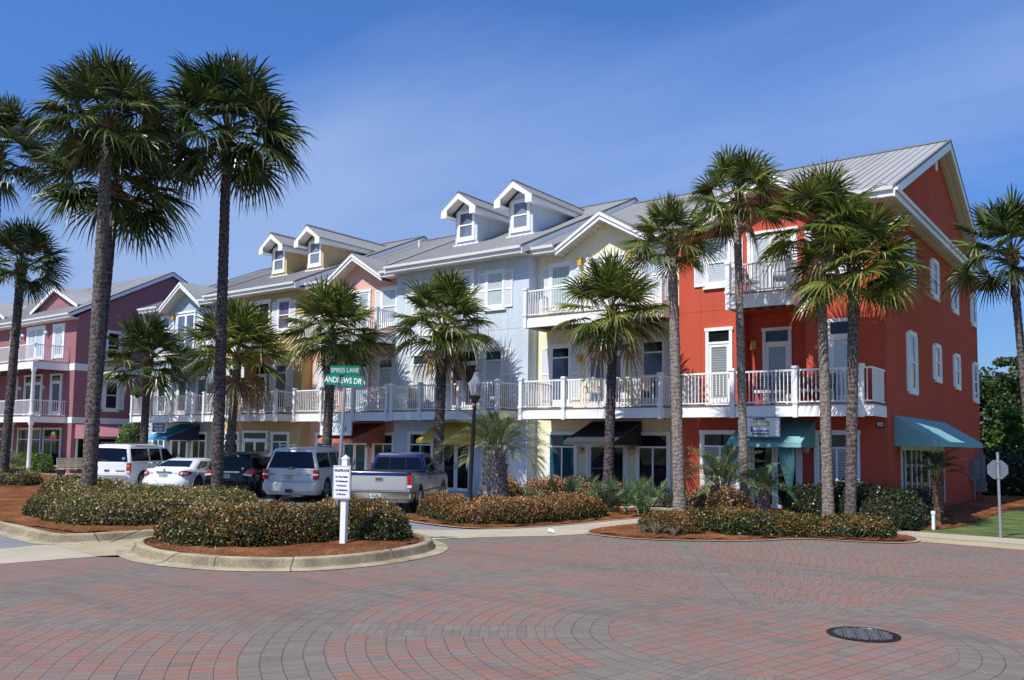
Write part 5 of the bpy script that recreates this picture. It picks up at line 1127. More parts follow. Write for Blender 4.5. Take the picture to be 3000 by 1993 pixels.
def suv(name, label, paint, L, W, H, x, y, deg, bz=.98, style='a', dz=0.):
    T = thing(name, label, 'suv' if name != 'van' else 'suv'); h = W/2
    R = [rring(h-.08, .10, L-.10, .24, .24, .2), rring(h-.03, .02, L-.02, .36, .36, .2), rring(h, .0, L, .5, .5, .2), rring(h, .01, L-.02, .60, .62, .2), rring(h-.005, .09, L-.05, .66, .72, .14), rring(h-.0, .10, L-.12, .84, .86, .14), rring(h-.03, .11, L-.3, bz, .98, .16), rring(h-.06, .13, L-.4, bz+.02, 1.02, .16)]
    stack(R).build('body', paint, T, True)
    y0, y1 = .12, L-1.45; w1, w2 = h-.05, h-.24; z1 = H-.12
    R = [rring(w1, y0, y1, bz, bz+.02, .15), rring(w1-.02, y0+.03, y1-.1, bz+.1, bz+.1, .15), rring(w2+.01, y0+.20, y1-.80, z1, z1, .15), rring(w2-.05, y0+.26, y1-.88, z1+.07, z1+.07, .15), rring(w2-.3, y0+.5, y1-1.1, H, H, .15)]
    stack(R).build('cabin', paint, T, True)
    def cs(z): t = (z-bz)/(z1-bz); return w1+(w2+.01-w1)*t, y0+.20*t, y1-.80*t
    za, zb = bz+.05, z1-.05; wa, ya, fa = cs(za); wb, yb, fb = cs(zb)
    panel('rear_window', [(-wa+.10, ya-.004, za), (wa-.10, ya-.004, za), (wb-.12, yb-.004, zb), (-wb+.12, yb-.004, zb)], 'autoglass', T)
    for s in (-1, 1):
        segs = [(.14, 1.42), (1.52, 2.36), (2.48, 3.5)] if L > 5 else [(.14, 1.12), (1.22, 2.05), (2.17, 3.1)]
        for i, (p, q) in enumerate(segs):
            e = .0 if i < 2 else -.52
            panel('side_window', [(s*(wa+.004), ya+p, za+.02), (s*(wa+.004), ya+q, za+.02), (s*(wb+.004), ya+q+.05+e, zb-.02), (s*(wb+.004), ya+p+.10, zb-.02)], 'autoglass', T)
        for p in (1.47, 2.42): MB().box(min(s*h, s*(h+.004)), max(s*h, s*(h+.004)), p, p+.012, .5, bz-.05).build('door_seam', 'bumper', T)
        MB().box(min(s*h, s*(h+.03)), max(s*h, s*(h+.03)), 2.0, 2.16, bz-.14, bz-.10).build('door_handle', paint if style != 'a' else 'bumper', T)
        mm = MB(); mm.box(s*(h+.13)-.10, s*(h+.13)+.10, L-1.75, L-1.66, bz+.0, bz+.2); mm.box(s*h-.05, s*h+.05, L-1.7, L-1.66, bz+.04, bz+.09); mm.build('mirror', paint, T)
        for yw in (1.02, L-1.0): arch(T, s*(h+.0), yw, .45, paint); wheel(T, s*(h+.012), yw, .39)
        m = MB(); m.tube([(s*(w2-.08), y0+.55, z1+.06), (s*(w2-.08), y0+.62, H+.05), (s*(w2-.08), y1-1.35, H+.05), (s*(w2-.08), y1-1.25, z1+.06)], .02, 6); m.build('roof_rail', 'chrome' if style == 'c' else 'bumper', T)
        if style == 'a': 
            tl = MB(); tl.box(s*(h-.085)-.075, s*(h-.085)+.075, .055, .16, .74, 1.2-.05); t_ = tl.build('tail_light', 'tail', T); MB().box(s*(h-.085)-.076, s*(h-.085)+.076, .05, .06, .98, 1.06).build('indicator', 'amber', t_); MB().box(s*(h-.085)-.076, s*(h-.085)+.076, .05, .06, .76, .82).build('reverse_light', 'clear', t_)
        elif style == 'b':
            m = MB(); m.prism([(s*(h-.40), .07, .84), (s*(h-.06), .06, .80), (s*(h+.005), .22, .93), (s*(h+.005), .30, 1.08), (s*(h-.06), .07, 1.10), (s*(h-.22), .07, 1.06)], (0, .05, 0)); t_ = m.build('tail_light', 'tail', T); MB().prism([(s*(h-.40), .062, .84), (s*(h-.06), .052, .80), (s*(h-.06), .052, .86), (s*(h-.36), .062, .9)], (0, .01, 0)).build('reverse_light', 'clear', t_)
        else:
            m = MB(); m.box(s*(h-.10)-.10, s*(h-.10)+.10, .055, .15, .78, 1.12); t_ = m.build('tail_light', 'tail', T); MB().box(s*(h-.10)-.101, s*(h-.10)+.101, .05, .056, .92, .98).build('indicator', 'clear', t_)
    m = MB(); 
    if style == 'a': m.box(-h+.10, h-.10, -.05, .04, .50, .66); m.build('bumper', 'chrome', T)
    else: stack([rring(h-.005, -.07, .5, .38, .38, .22), rring(h+.005, -.09, .5, .46, .46, .22), rring(h+.005, -.09, .5, .63, .63, .22), rring(h-.03, -.03, .5, .69, .69, .2)]).build('bumper', paint, T, True)
    MB().box(-h+.3, h-.3, -.04 if style == 'a' else .06, -.02 if style == 'a' else .09, .40, .47).build('step_pad', 'bumper', T)
    MB().box(-.32, .32, H-.115, H-.085, H-.10, H-.05).build('dummy', 'tail', T) if 0 else MB().box(-.2, .2, y0+.215, y0+.24, z1+.0, z1+.04).build('brake_light', 'tail', T)
    MB().tube([(0.05, ya-.03, za+.03), (-.42, yb*.0+ya-.02, za+.07)], .012, 5).build('wiper', 'bumper', T)
    m = MB(); m.box(-h+.14, h-.14, .085, .089, .70, .705); m.box(-h+.11, -h+.115, .088, .092, .70, bz); m.box(h-.115, h-.11, .088, .092, .70, bz); m.build('tailgate_seam', 'bumper', T)
    if style == 'a':
        plate(T, -.2, -.05, .58, 'F 72 K'); MB().box(-.1, .1, .07, .09, .80, .87).build('handle', 'bumper', T); text('lettering', 'CHEVROLET', .07, (.58, .085, .82), 'bumper', T, bold=.002); text('lettering', 'TAHOE', .06, (-.65, .085, .82), 'bumper', T)
        MB().sph((.7, ya-.03, za+.12), .07, 12, sz=.9).build('sticker', 'azure', T); MB().sph((-.72, ya-.02, za+.1), .05, 10).build('sticker', 'clear', T)
    elif style == 'c':
        plate(T, -.08, .075, .83, '401 KZJ'); MB().box(-.36, .36, .05, .09, .94, .995).build('chrome_bar', 'chrome', T)
        m = MB(); m.lathe((0, 0, 0), [(.115, 0), (.115, .01), (0, .01)], 20); e = m.build('badge', 'pblue', T, True); e.rotation_euler = (radians(90), 0, 0); e.scale = (1, .45, 1); e.location = (0, .078, bz+.075-.02); e2 = text('script', 'Ford', .07, (0, .066, bz+.053), 'chrome', T)
        MB().box(-.85, -.56, .08, .09, .93, .97).build('name_badge', 'grey', T); MB().box(-.12, .12, -.12, -.02, .32, .44).build('tow_hitch', 'bumper', T); MB().box(.55, .7, .08, .09, .93, .97).build('name_badge', 'grey', T)
    else:
        plate(T, -.1, .075, .80, 'Y 3 GTB'); MB().box(-.42, .42, .06, .09, .92, .975).build('chrome_bar', 'chrome', T); MB().sph((.55, .075, bz+.1), .05, 10).build('sticker', 'clear', T)
    return finish(T, x, y, deg)
suv('suv', 'white square backed suv with vertical tail lights, leftmost of the parked vehicles', 'pwhite', 5.3, 2.02, 1.90, -33.6, 17.7, 30, 1.14, 'a')
suv('suv', 'black crossover suv with sun glint on its rear window, parked behind the tall palm trunk', 'pblack', 4.8, 1.92, 1.68, -27.2, 18.9, 30, .98, 'b')
suv('suv', 'silver suv with roof rack and tow hitch, parked left of the pickup', 'psilver', 5.25, 2.0, 1.90, -24.15, 19.3, 31, 1.12, 'c')
def sedan():
    T = thing('sedan', 'white saloon car with wrap around tail lights, second parked vehicle from the left', 'car'); L, W, H = 4.85, 1.82, 1.40; h = W/2; p = 'pwhite'
    R = [rring(h-.08, .10, L-.10, .2, .2, .3), rring(h-.02, .02, L-.02, .34, .32, .35), rring(h, .0, L, .48, .46, .38), rring(h, .02, L-.02, .62, .56, .38), rring(h-.005, .07, L-.1, .74, .64, .36), rring(h-.01, .10, L-.25, .88, .74, .36), rring(h-.05, .12, L-.4, .98, .82, .34), rring(h-.12, .16, L-.6, 1.02, .87, .3)]
    stack(R).build('body', p, T, True)
    y0, y1 = .52, L-1.2; w1, w2 = h-.06, h-.27; zb0 = .96
    R = [rring(w1, y0, y1, zb0, zb0-.02, .3), rring(w1-.04, y0+.2, y1-.2, zb0+.12, zb0+.12, .3), rring(w2+.02, y0+.82, y1-.92, H-.08, H-.08, .25), rring(w2-.08, y0+1.0, y1-1.1, H-.02, H-.02, .25), rring(w2-.3, y0+1.3, y1-1.3, H, H, .2)]
    stack(R).build('cabin', p, T, True)
    panel('rear_window', [(-w1+.20, y0+.20, zb0+.115), (w1-.20, y0+.20, zb0+.115), (w2-.14, y0+.76, H-.115), (-w2+.14, y0+.76, H-.115)], 'autoglass', T, .02)
    for s in (-1, 1):
        for q in ([(w1-.02, y0+.45, 1.04), (w1-.02, 2.0, 1.02), (w2+.06, 2.0, H-.12), (w2+.055, y0+.98, H-.12)], [(w1-.02, 2.08, 1.02), (w1-.02, 3.15, 1.0), (w2+.06, 2.6, H-.12), (w2+.06, 2.08, H-.12)]):
            panel('side_window', [(s*(a+.012), b, c) for a, b, c in q], 'autoglass', T)
        for yw in (.98, L-1.0): arch(T, s*h, yw, .40, p); wheel(T, s*(h+.012), yw, .335, .22)
        m = MB(); m.prism([(s*(h-.36), .085, .80), (s*(h-.13), .075, .74), (s*(h-.0), .34, .80), (s*(h-.0), .42, .90), (s*(h-.1), .12, .96), (s*(h-.30), .105, .93)], (0, .05, 0)); t_ = m.build('tail_light', 'tail', T); MB().sph((s*(h-.2), .08, .84), .05, 10).build('lamp', 'clear', t_)
        MB().box(min(s*h, s*(h+.02)), max(s*h, s*(h+.02)), 1.9, 2.05, .84, .87).build('door_handle', p, T); MB().box(s*(h+.1)-.08, s*(h+.1)+.08, 3.1, 3.18, .96, 1.1).build('mirror', p, T)
    stack([rring(h-.0, -.04, .6, .26, .26, .4), rring(h+.005, -.06, .6, .4, .4, .4), rring(h+.005, -.06, .6, .56, .56, .4), rring(h-.03, .0, .6, .66, .66, .38)]).build('bumper', p, T, True)
    plate(T, -.02, .05, .78, 'P 4 1 HG'); MB().box(-.3, .3, .05, .09, .88, .925).build('chrome_bar', 'chrome', T); e = MB().lathe((0, 0, 0), [(.05, 0), (.05, .01), (.035, .01), (.035, 0)], 16).build('badge', 'chrome', T); e.rotation_euler = (radians(90), 0, 0); e.location = (0, .10, .975)
    text('lettering', 'ALTIMA', .05, (-.52, .075, .86), 'grey', T); text('lettering', '3.5 S', .05, (.46, .075, .86), 'grey', T)
    return finish(T, -29.55, 17.75, 30)
sedan()
def pickup():
    T = thing('pickup_truck', 'two tone blue and silver pickup truck with chrome rear bumper, rightmost of the parked vehicles', 'pickup truck'); L, W = 5.6, 1.98; h = W/2; s_ = 'pgrey'
    stack([rring(h-.1, .08, L-.1, .34, .3, .14), rring(h-.02, .05, L, .5, .45, .12), rring(h, .05, L+.02, .74, .62, .10), rring(h, .05, L, .95, .86, .10), rring(h-.02, .055, L-.04, 1.12, 1.0, .10)]).build('body', s_, T, True)
    stack([rring(h-.02, .055, L-.04, 1.12, 1.0, .10), rring(h-.03, .06, L-.08, 1.20, 1.05, .10), rring(h-.06, .08, L-.15, 1.235, 1.08, .10)]).build('upper_body', 'pblue', T, True)
    MB().box(-h+.13, h-.13, .16, 2.1, 1.19, 1.24).build('cargo_bed', 'dark', T)
    y0, y1 = 2.22, 4.35; w1, w2 = h-.07, h-.22; H = 1.80
    R = [rring(w1, y0, y1, 1.18, 1.08, .12), rring(w1-.01, y0+.01, y1-.1, 1.26, 1.2, .12), rring(w2+.02, y0+.10, y1-.75, H-.12, H-.12, .12), rring(w2-.02, y0+.13, y1-.8, H-.05, H-.05, .12), rring(w2-.2, y0+.25, y1-.95, H, H, .12)]
    stack(R).build('cab', 'pblue', T, True)
    f = panel('rear_window', [(-w1+.13, y0-.006, 1.285), (w1-.13, y0-.006, 1.285), (w2-.09, y0+.075, H-.17), (-w2+.09, y0+.075, H-.17)], 'autoglass', T)
    m = MB()
    for x in (-.27, .27): m.tube([(x, y0-.016, 1.29), (x*.97, y0+.066, H-.175)], .012, 4)
    m.build('window_divider', 'bumper', f)
    for s in (-1, 1):
        panel('side_window', [(s*(w1+.006), y0+.22, 1.25), (s*(w1+.006), y0+1.45, 1.22), (s*(w2+.035), y0+.98, H-.17), (s*(w2+.035), y0+.3, H-.17)], 'autoglass', T)
        for yw in (1.15, L-.95): arch(T, s*h, yw, .46, s_); wheel(T, s*(h+.012), yw, .385)
        m = MB(); m.box(s*(h-.06)-.065, s*(h-.06)+.065, .035, .12, .78, 1.15); t_ = m.build('tail_light', 'tail', T); MB().box(s*(h-.06)-.066, s*(h-.06)+.066, .03, .036, .78, .86).build('reverse_light', 'clear', t_)
        m = MB(); m.box(s*(h+.16)-.11, s*(h+.16)+.11, 3.5, 3.58, 1.2, 1.42); m.box(s*(h+.03)-.08, s*(h+.03)+.08, 3.52, 3.56, 1.22, 1.26); m.build('mirror', 'bumper', T)
        for p in (2.3, 3.62): MB().box(min(s*h, s*(h+.003)), max(s*h, s*(h+.003)), p, p+.014, .5, 1.12).build('door_seam', 'bumper', T)
        MB().box(min(s*h, s*(h+.004)), max(s*h, s*(h+.004)), .1, L-.2, .60, .64).build('side_trim', 'bumper', T)
        MB().box(min(s*h, s*(h+.03)), max(s*h, s*(h+.03)), 2.42, 2.56, .98, 1.03).build('door_handle', 'bumper', T)
    m = MB(); m.box(-h+.02, h-.02, -.11, .03, .47, .63); m.build('bumper', 'chrome', T); MB().box(-h+.03, h-.03, -.12, .05, .631, .665).build('step_pad', 'bumper', T)
    m = MB(); m.box(-h+.10, h-.10, .044, .049, .69, .70); m.box(-h+.14, -h+.15, .044, .049, .69, 1.2); m.box(h-.15, h-.14, .044, .049, .69, 1.2); m.build('tailgate_seam', 'bumper', T)
    MB().box(-.11, .11, .03, .055, .98, 1.09).build('tailgate_handle', 'chrome', T); MB().box(-.09, .09, .022, .031, 1.0, 1.05).build('handle_grip', 'bumper', T); plate(T, -.05, -.115, .55, 'E51 083'); m = MB(); m.box(-.06, .06, -.14, 0, .34, .44); m.sph((0, -.15, .43), .035, 8); m.build('tow_hitch', 'bumper', T)
    MB().tube([(.5, .0, .33), (.5, .6, .33)], .035, 8).build('exhaust', 'grey', T); MB().box(-.5, .5, .6, .9, .2, .34).build('rear_axle', 'dark', T)
    return finish(T, -18.35, 17.9, 30)
pickup()

# ------------------------------------------------------------------ signs and street furniture
CAMYAW = radians(36.9)
def street_sign():
    # on a round galvanised pole that leans slightly
    bx, by = -13.28, 11.92; d = 2.0
    T = thing('street_sign', 'green street name signs Spires Lane and Andrews Dr crossed on a leaning grey pole', 'street sign', (bx, by, .12))
    top = (bx+.02, by+.0, 3.32); MB().tube([(bx-.10, by-.03, .12), top], .036, 12).build('pole', 'galv', T, True)
    MB().box(top[0]-.045, top[0]+.045, top[1]-.045, top[1]+.045, 3.30, 3.44).build('bracket', 'galv', T)
    def blade(name, s, z, yaw, w, h, mt, size, off, dz=0, extra=None, tilt=0.):
        c = (top[0]+cos(yaw)*off+sin(yaw)*.055, top[1]+sin(yaw)*off-cos(yaw)*.055, z); o = MB().box(-w/2, w/2, -.003, .003, -h/2, h/2).build(name, mt, None); o.parent = T; o.location = (c[0]-bx, c[1]-by, c[2]-.12); o.rotation_euler = (0, tilt, yaw)
        for sgn in (-1, 1):
            t = text('lettering', s, size, (0, -.006*(1 if sgn < 0 else -1), -.004), 'white', None, rot=(radians(90), 0, 0 if sgn < 0 else pi), sx=.78, ext=.001, bold=.0015); t.parent = o; t.location = (-.0 if not extra else -.04*(1 if sgn < 0 else -1), -.0045 if sgn < 0 else .0045, -.004)
        if extra: t = text('lettering', extra, size*.5, (0, 0, 0), 'white', None, ext=.001, bold=.003); t.parent = o; t.location = (w/2-.07, -.0045, .02)
        return o
    blade('name_blade', 'ANDREWS DR', 3.36, CAMYAW-radians(15), .84, .215, 'sgreen', .165, 0.02, extra='E', tilt=.07)
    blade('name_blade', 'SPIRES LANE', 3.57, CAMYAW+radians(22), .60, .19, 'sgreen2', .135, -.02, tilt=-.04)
    MB().box(top[0]-.03, top[0]+.03, top[1]-.03, top[1]+.03, 3.46, 3.55).build('bracket', 'galv', T)
street_sign()
def notice_sign():
    bx, by = -12.62, 11.42
    T = thing('notice_sign', 'white notice board GULFPLACE For Your Safety on a square white wooden post', 'sign', (0, 0, 0))
    m = MB(); m.box(-.055, .055, -.055, .055, -.05, 1.62); m.prism([(-.065, -.065, 1.62), (.065, -.065, 1.62), (.065, .065, 1.62), (-.065, .065, 1.62)], (0, 0, .02))
    m.add([(-.065, -.065, 1.64), (.065, -.065, 1.64), (.065, .065, 1.64), (-.065, .065, 1.64), (0, 0, 1.71)], [(0, 1, 4), (1, 2, 4), (2, 3, 4), (3, 0, 4)]); m.build('post', 'white', T)
    b = MB().box(-.21, .16, -.10, -.078, .86, 1.50).build('board', 'whiteshade', T)
    m = MB(); 
    for x0, x1, z0, z1 in ((-.20, .15, 1.482, 1.488), (-.20, .15, .872, .878), (-.20, -.194, .872, 1.488), (.144, .15, .872, 1.488)): m.box(x0, x1, -.103, -.1, z0, z1)
    m.build('border', 'sblue', b)
    for s, z, sz in (('GULFPLACE', 1.405, .062), ('For Your Safety', 1.285, .043), ('\u2022 No Skateboards', 1.20, .04), ('\u2022 No Scooters', 1.115, .04), ('\u2022 No Rollerblades', 1.03, .04), ('In This Area', .95, .041)):
        text('lettering', s, sz, (-.025, -.104, z), 'sblue', b, ext=.001, bold=.0025, sx=.95)
    T.location = (bx, by, .15); T.rotation_euler = (0, 0, CAMYAW-radians(20)+.05)
notice_sign()
def street_lamp():
    x, y = -15.25, 18.35; T = thing('street_lamp', 'black post lamp with clear acorn globe standing in the orange hedge', 'street lamp', (0, 0, 0))
    m = MB(); m.lathe((0, 0, 0), [(.20, 0), (.20, .04), (.17, .07), (.16, .34), (.12, .40), (.15, .44), (.12, .48), (.075, .62), (.06, .7), (.048, 3.1), (.07, 3.13), (.05, 3.17), (.10, 3.28), (.155, 3.36), (.155, 3.40), (.1, 3.41)], 20); m.build('post', 'black', T, True)
    m = MB(); m.lathe((0, 0, 3.40), [(.11, 0), (.155, .1), (.195, .27), (.20, .34), (.185, .38), (.13, .45), (.09, .54), (.07, .60), (.08, .62), (.04, .66), (.02, .68)], 22); m.build('globe', 'lampglass', T, True)
    MB().lathe((0, 0, 4.05), [(.035, 0), (.02, .03), (.045, .07), (.015, .13), (.004, .18)], 10).build('finial', 'black', T, True); MB().lathe((0, 0, 3.42), [(.02, 0), (.035, .14), (.03, .2), (.005, .25)], 10).build('bulb', 'white', T, True)
    T.location = (x, y, .05); T.rotation_euler = (0, radians(2.1), radians(36.9))
m_, nt_, b_ = newmat('frosted_globe'); b_.inputs['Base Color'].default_value = (.62, .64, .70, 1); b_.inputs['Roughness'].default_value = .2; b_.inputs['Transmission Weight'].default_value = .8; b_.inputs['IOR'].default_value = 1.1; M['lampglass'] = m_
street_lamp()
def stop_sign():
    T = thing('stop_sign', 'back of an octagonal grey stop sign on a thin metal post on the lawn', 'road sign', (0, 0, 0)); MB().tube([(0, 0, 0), (0, 0, 2.08)], .032, 10).build('post', 'galv', T, True)
    m = MB(); r = .25; m.prism([(r*cos(pi/8+k*pi/4), .04, 1.66+r*sin(pi/8+k*pi/4)) for k in range(8)], (0, .005, 0)); m.build('octagon_plate', 'grey', T)
    m = MB(); m.prism([(.24*cos(pi/8+k*pi/4), .0462, 1.66+.24*sin(pi/8+k*pi/4)) for k in range(8)], (0, .002, 0)); m.build('red_face', 'tail', T); MB().box(-.03, .03, -.045, .04, 1.82, 1.85).box(-.03, .03, -.045, .04, 1.45, 1.48).build('clamp', 'galv', T)
    text('lettering', 'STOP', .17, (0, .0495, 1.66), 'white', T, rot=(radians(90), 0, pi), ext=.001, bold=.004)
    T.location = (-3.08, 23.86, .0); T.rotation_euler = (0, radians(-.5), CAMYAW-radians(15))
stop_sign()
# hanging shop signs
def board(name, label, x0, x1, z0, z1, y, mt, rows, frame='white', cat='sign'):
    T = thing(name, label, cat, ((x0+x1)/2, y, z0)); MB().box(x0, x1, y, y+.04, z0, z1).build('board', mt, T); m = MB(); t = .035
    m.box(x0-t, x1+t, y-.012, y+.05, z1, z1+t); m.box(x0-t, x1+t, y-.012, y+.05, z0-t, z0); m.box(x0-t, x0, y-.012, y+.05, z0, z1); m.box(x1, x1+t, y-.012, y+.05, z0, z1); m.build('frame', frame, T)
    m = MB()
    for x in (x0+.15, x1-.15): m.tube([(x, y+.03, z1+t), (x, y+.03, 3.12)], .01, 5)
    m.build('hanger', 'galv', T)
    for s, x, z, sz, mt_, sx, bd in rows: text('lettering', s, sz, (x, y-.006, z), mt_, T, sx=sx, ext=.003, bold=bd)
    return T
T = board('shop_sign', 'white sign LEVEL 2 DESIGN with lime and purple numeral above the teal awning', -10.12, -9.06, 2.47, 3.02, 25.46, 'white', [('LEVEL', -9.66, 2.985, .10, 'print_black', 1.55, .004), ('DESIGN', -9.64, 2.53, .10, 'print_black', 1.5, .004)], 'grey')
m = MB(front(25.46)); m.box(-9.95, -9.40, .002, .01, 2.885, 2.92); m.box(-9.44, -9.36, .002, .01, 2.79, 2.92); m.box(-9.95, -9.36, .002, .01, 2.755, 2.79); m.build('numeral_top', 'slime', T)
m = MB(front(25.46)); m.box(-9.95, -9.36, .002, .01, 2.605, 2.645); m.box(-9.95, -9.88, .002, .01, 2.605, 2.735); m.build('numeral_base', 'spurp', T)
board('shop_sign', 'white banner DAY SPA with teal letters above the terracotta awning', -29.95, -27.98, 2.44, 3.0, 25.56, 'white', [('DAY SPA', -28.97, 2.66, .42, 'steal', .95, 0)], 'whiteshade')
board('shop_sign', "navy framed sign Kendal's Hair Studio above the azure awning", -43.75, -42.5, 2.52, 3.0, 25.56, 'signnavy', [("Kendal's", -43.125, 2.86, .26, 'white', 1.1, 0), ('HAIR STUDIO', -43.125, 2.68, .12, 'white', 1.2, .003), ('850.278.4474', -43.125, 2.575, .09, 'white', 1.2, .003)], 'white')
board('shop_sign', 'white hanging sign ending in the letter s at the far left porch', -60.6, -57.9, 2.25, 2.95, 22.9, 'white', [('s', -58.15, 2.62, .34, 'plategreen', 1, 0)], 'whiteshade')
# string of lights in the hair studio window
m = MB(); 
for i in range(16): m.sph((-45.05+.04*(i % 2), 27.52, .3+i*.105), .022, 6)
tag(m.build('string_lights', 'clear', None), 'string of small white bulbs hanging in the glass door under the navy awning', 'string lights')

# ------------------------------------------------------------------ balcony furniture, planters, person, bench
def adirondack():
    T = thing('tall_chair', '', 'chair'); s = 'cream'
    m = MB()
    for i in range(5): m.box(-.24+i*.1, -.16+i*.1, .22, .24, .62, 1.18-abs(i-2)*.03)
    m.build('backrest', s, T); m = MB()
    for i in range(4): m.box(-.26, .26, -.26+i*.12, -.16+i*.12, .58, .60)
    m.build('seat', s, T)
    for x in (-.26, .22):
        for y in (-.24, .2): MB().box(x, x+.04, y, y+.04, 0, .8 if y < 0 else 1.0).build('leg', s, T)
        MB().box(x-.03, x+.07, -.28, .26, .80, .83).build('armrest', s, T)
    m = MB(); m.box(-.22, .22, -.23, -.20, .22, .26); m.box(-.22, .22, .2, .23, .30, .34); m.build('stretcher', s, T); return T
M['cream'] = mat('cream_timber', (.74, .66, .48), .6)
def place(T, x, y, z, rz, label, group, first=[]):
    o = T if T.name not in first else copytree(T); first.append(T.name) if T.name not in first else None
    o.location = (x, y, z); o.rotation_euler = (0, 0, rz); o['label'] = label; o['group'] = group; return o
A = adirondack(); ZD = 3.44; G = 'tall cream chairs on the first floor balconies'
for x, y, rz, l in ((-16.35, 26.6, .5, 'tall cream slatted chair left of the yellow house balcony door'), (-14.3, 26.5, -.4, 'tall cream slatted chair nearest the right post of the yellow house balcony'), (-15.1, 26.7, .2, 'tall cream slatted chair right of the yellow house balcony door'),
                    (-31.2, 26.5, .4, 'tall white slatted chair at the left end of the pink house balcony'), (-30.5, 26.6, -.5, 'tall white slatted chair second from left on the pink house balcony'), (-27.4, 26.5, .2, 'tall white slatted chair left on the right half of the pink house balcony'), (-26.8, 26.6, -.3, 'tall white slatted chair at the right end of the pink house balcony')):
    place(A, x, y, ZD, rz, l, G)
def armchair():
    T = thing('patio_chair', '', 'chair'); m = MB()
    for s in (-.27, .27): m.tube([(s, -.25, 0), (s, -.25, .62), (s, .2, .62), (s, .28, 0)], .016, 6)
    m.tube([(-.25, .2, .42), (-.25, .34, .98), (.25, .34, .98), (.25, .2, .42)], .016, 6); m.build('frame', 'black', T)
    m = MB()
    for i in range(9): m.box(-.24, .24, .21+i*.016, .225+i*.016, .46+i*.058, .49+i*.058)
    m.build('backrest', 'black', T); m = MB(); m.box(-.26, .26, -.24, .22, .40, .49); m.build('cushion', 'cushion', T); return T
A = armchair(); G = 'dark patio chairs on the red house balconies'
for x, y, z, rz, l in ((-9.95, 26.5, ZD, .3, 'dark patio chair with cream cushion, leftmost on the lower red house balcony'), (-9.3, 26.6, ZD, -.1, 'dark patio chair with cream cushion, second from left on the lower red house balcony'), (-8.7, 26.5, ZD, .2, 'dark patio chair with cream cushion, third from left on the lower red house balcony'), (-8.1, 26.6, ZD, -.3, 'dark patio chair with cream cushion, rightmost on the lower red house balcony'),
                       (-10.4, 26.5, 7.02, 1.2, 'dark patio chair at the left of the upper red house balcony'), (-9.3, 26.5, 7.02, -1.2, 'dark patio chair at the right of the upper red house balcony')):
    place(A, x, y, z, rz, l, G)
t = thing('patio_table', 'dark round patio table between the chairs on the lower red house balcony', 'table', (-8.85, 26.1, ZD)); MB().lathe((-8.85, 26.1, ZD), [(.3, .66), (.3, .69), (0, .69)], 16).build('tabletop', 'black', t); MB().lathe((-8.85, 26.1, ZD), [(.2, 0), (.03, .05), (.03, .66)], 10).build('leg', 'black', t)
def wick():
    T = thing('wicker_chair', '', 'chair'); m = MB(); n = 10
    m.add([(.34*cos(pi*k/n), .30*sin(pi*k/n), z) for z in (.3, .65, .98) for k in range(n+1)], [(i*(n+1)+k, i*(n+1)+k+1, (i+1)*(n+1)+k+1, (i+1)*(n+1)+k) for i in range(2) for k in range(n)]); m.build('backrest', 'wicker', T); MB().lathe((0, 0, 0), [(.30, .1), (.33, .42), (0, .42)], 14).build('seat', 'wicker', T, True); MB().lathe((0, -.0, .42), [(.29, 0), (.31, .06), (.27, .1), (0, .11)], 14).build('cushion', 'cushion', T, True); return T
A = wick(); place(A, -24.9, 26.3, ZD, .3, 'round backed wicker chair at the left of the light blue house balcony', 'wicker chairs on the light blue house balcony'); place(A, -20.6, 26.4, ZD, -.3, 'round backed wicker chair at the right of the light blue house balcony', 'wicker chairs on the light blue house balcony')
t = thing('bistro_chair', 'black wire bistro chair at the right end of the tan house balcony', 'chair', (-35.6, 26.3, ZD)); m = MB()
for a, b in ((-.2, -.2), (.2, -.2), (-.2, .2), (.2, .2)): m.tube([(-35.6+a, 26.3+b, ZD), (-35.6+a*.9, 26.3+b*.9, ZD+.45)], .012, 5)
m.tube([(-35.8, 26.5, ZD+.45), (-35.8, 26.55, ZD+1.0), (-35.4, 26.55, ZD+1.0), (-35.4, 26.5, ZD+.45)], .014, 5); m.tube([(-35.8, 26.53, ZD+.75), (-35.4, 26.53, ZD+.75)], .01, 5); m.build('frame', 'black', t); MB().box(-35.8, -35.4, 26.1, 26.5, ZD+.44, ZD+.46).build('seat', 'black', t)
t = thing('patio_table', 'small round table with green plant on the tan house balcony', 'table', (-34.6, 26.2, ZD)); MB().lathe((-34.6, 26.2, ZD), [(.3, .7), (.3, .73), (0, .73)], 14).build('tabletop', 'plastic', t); MB().lathe((-34.6, 26.2, ZD), [(.18, 0), (.02, .05), (.02, .7)], 8).build('leg', 'black', t)
rs = np.random.RandomState(2)
def plantball(name, label, x, y, z, r, n, cat='plant', mt='brightleaf', pot='clay'):
    t = thing(name, label, cat, (x, y, z), 'potted plants on the balconies'); MB().lathe((x, y, z), [(.09, 0), (.12, .18), (.1, .18), (0, .17)], 12).build('pot', pot, t, True); q = rs.normal(size=(n, 3)); q /= np.linalg.norm(q, axis=1)[:, None]; p = q*r*(rs.rand(n, 1)**.4)*np.array([1, 1, .8])+np.array([x, y, z+.2+r*.5]); leafmesh('foliage', p, q, .07, mt, t, 3)
plantball('potted_plant', 'green plant in a clay pot on the railing post of the blue grey house balcony', -43.9, 25.5, 4.56, .22, 260)
plantball('potted_plant', 'trailing green planter at the left end of the blue grey house balcony', -45.2, 25.4, 4.40, .38, 500, pot='black')
plantball('potted_plant', 'small pale green plant on the tan house balcony table', -34.6, 26.2, ZD+.73, .16, 160)
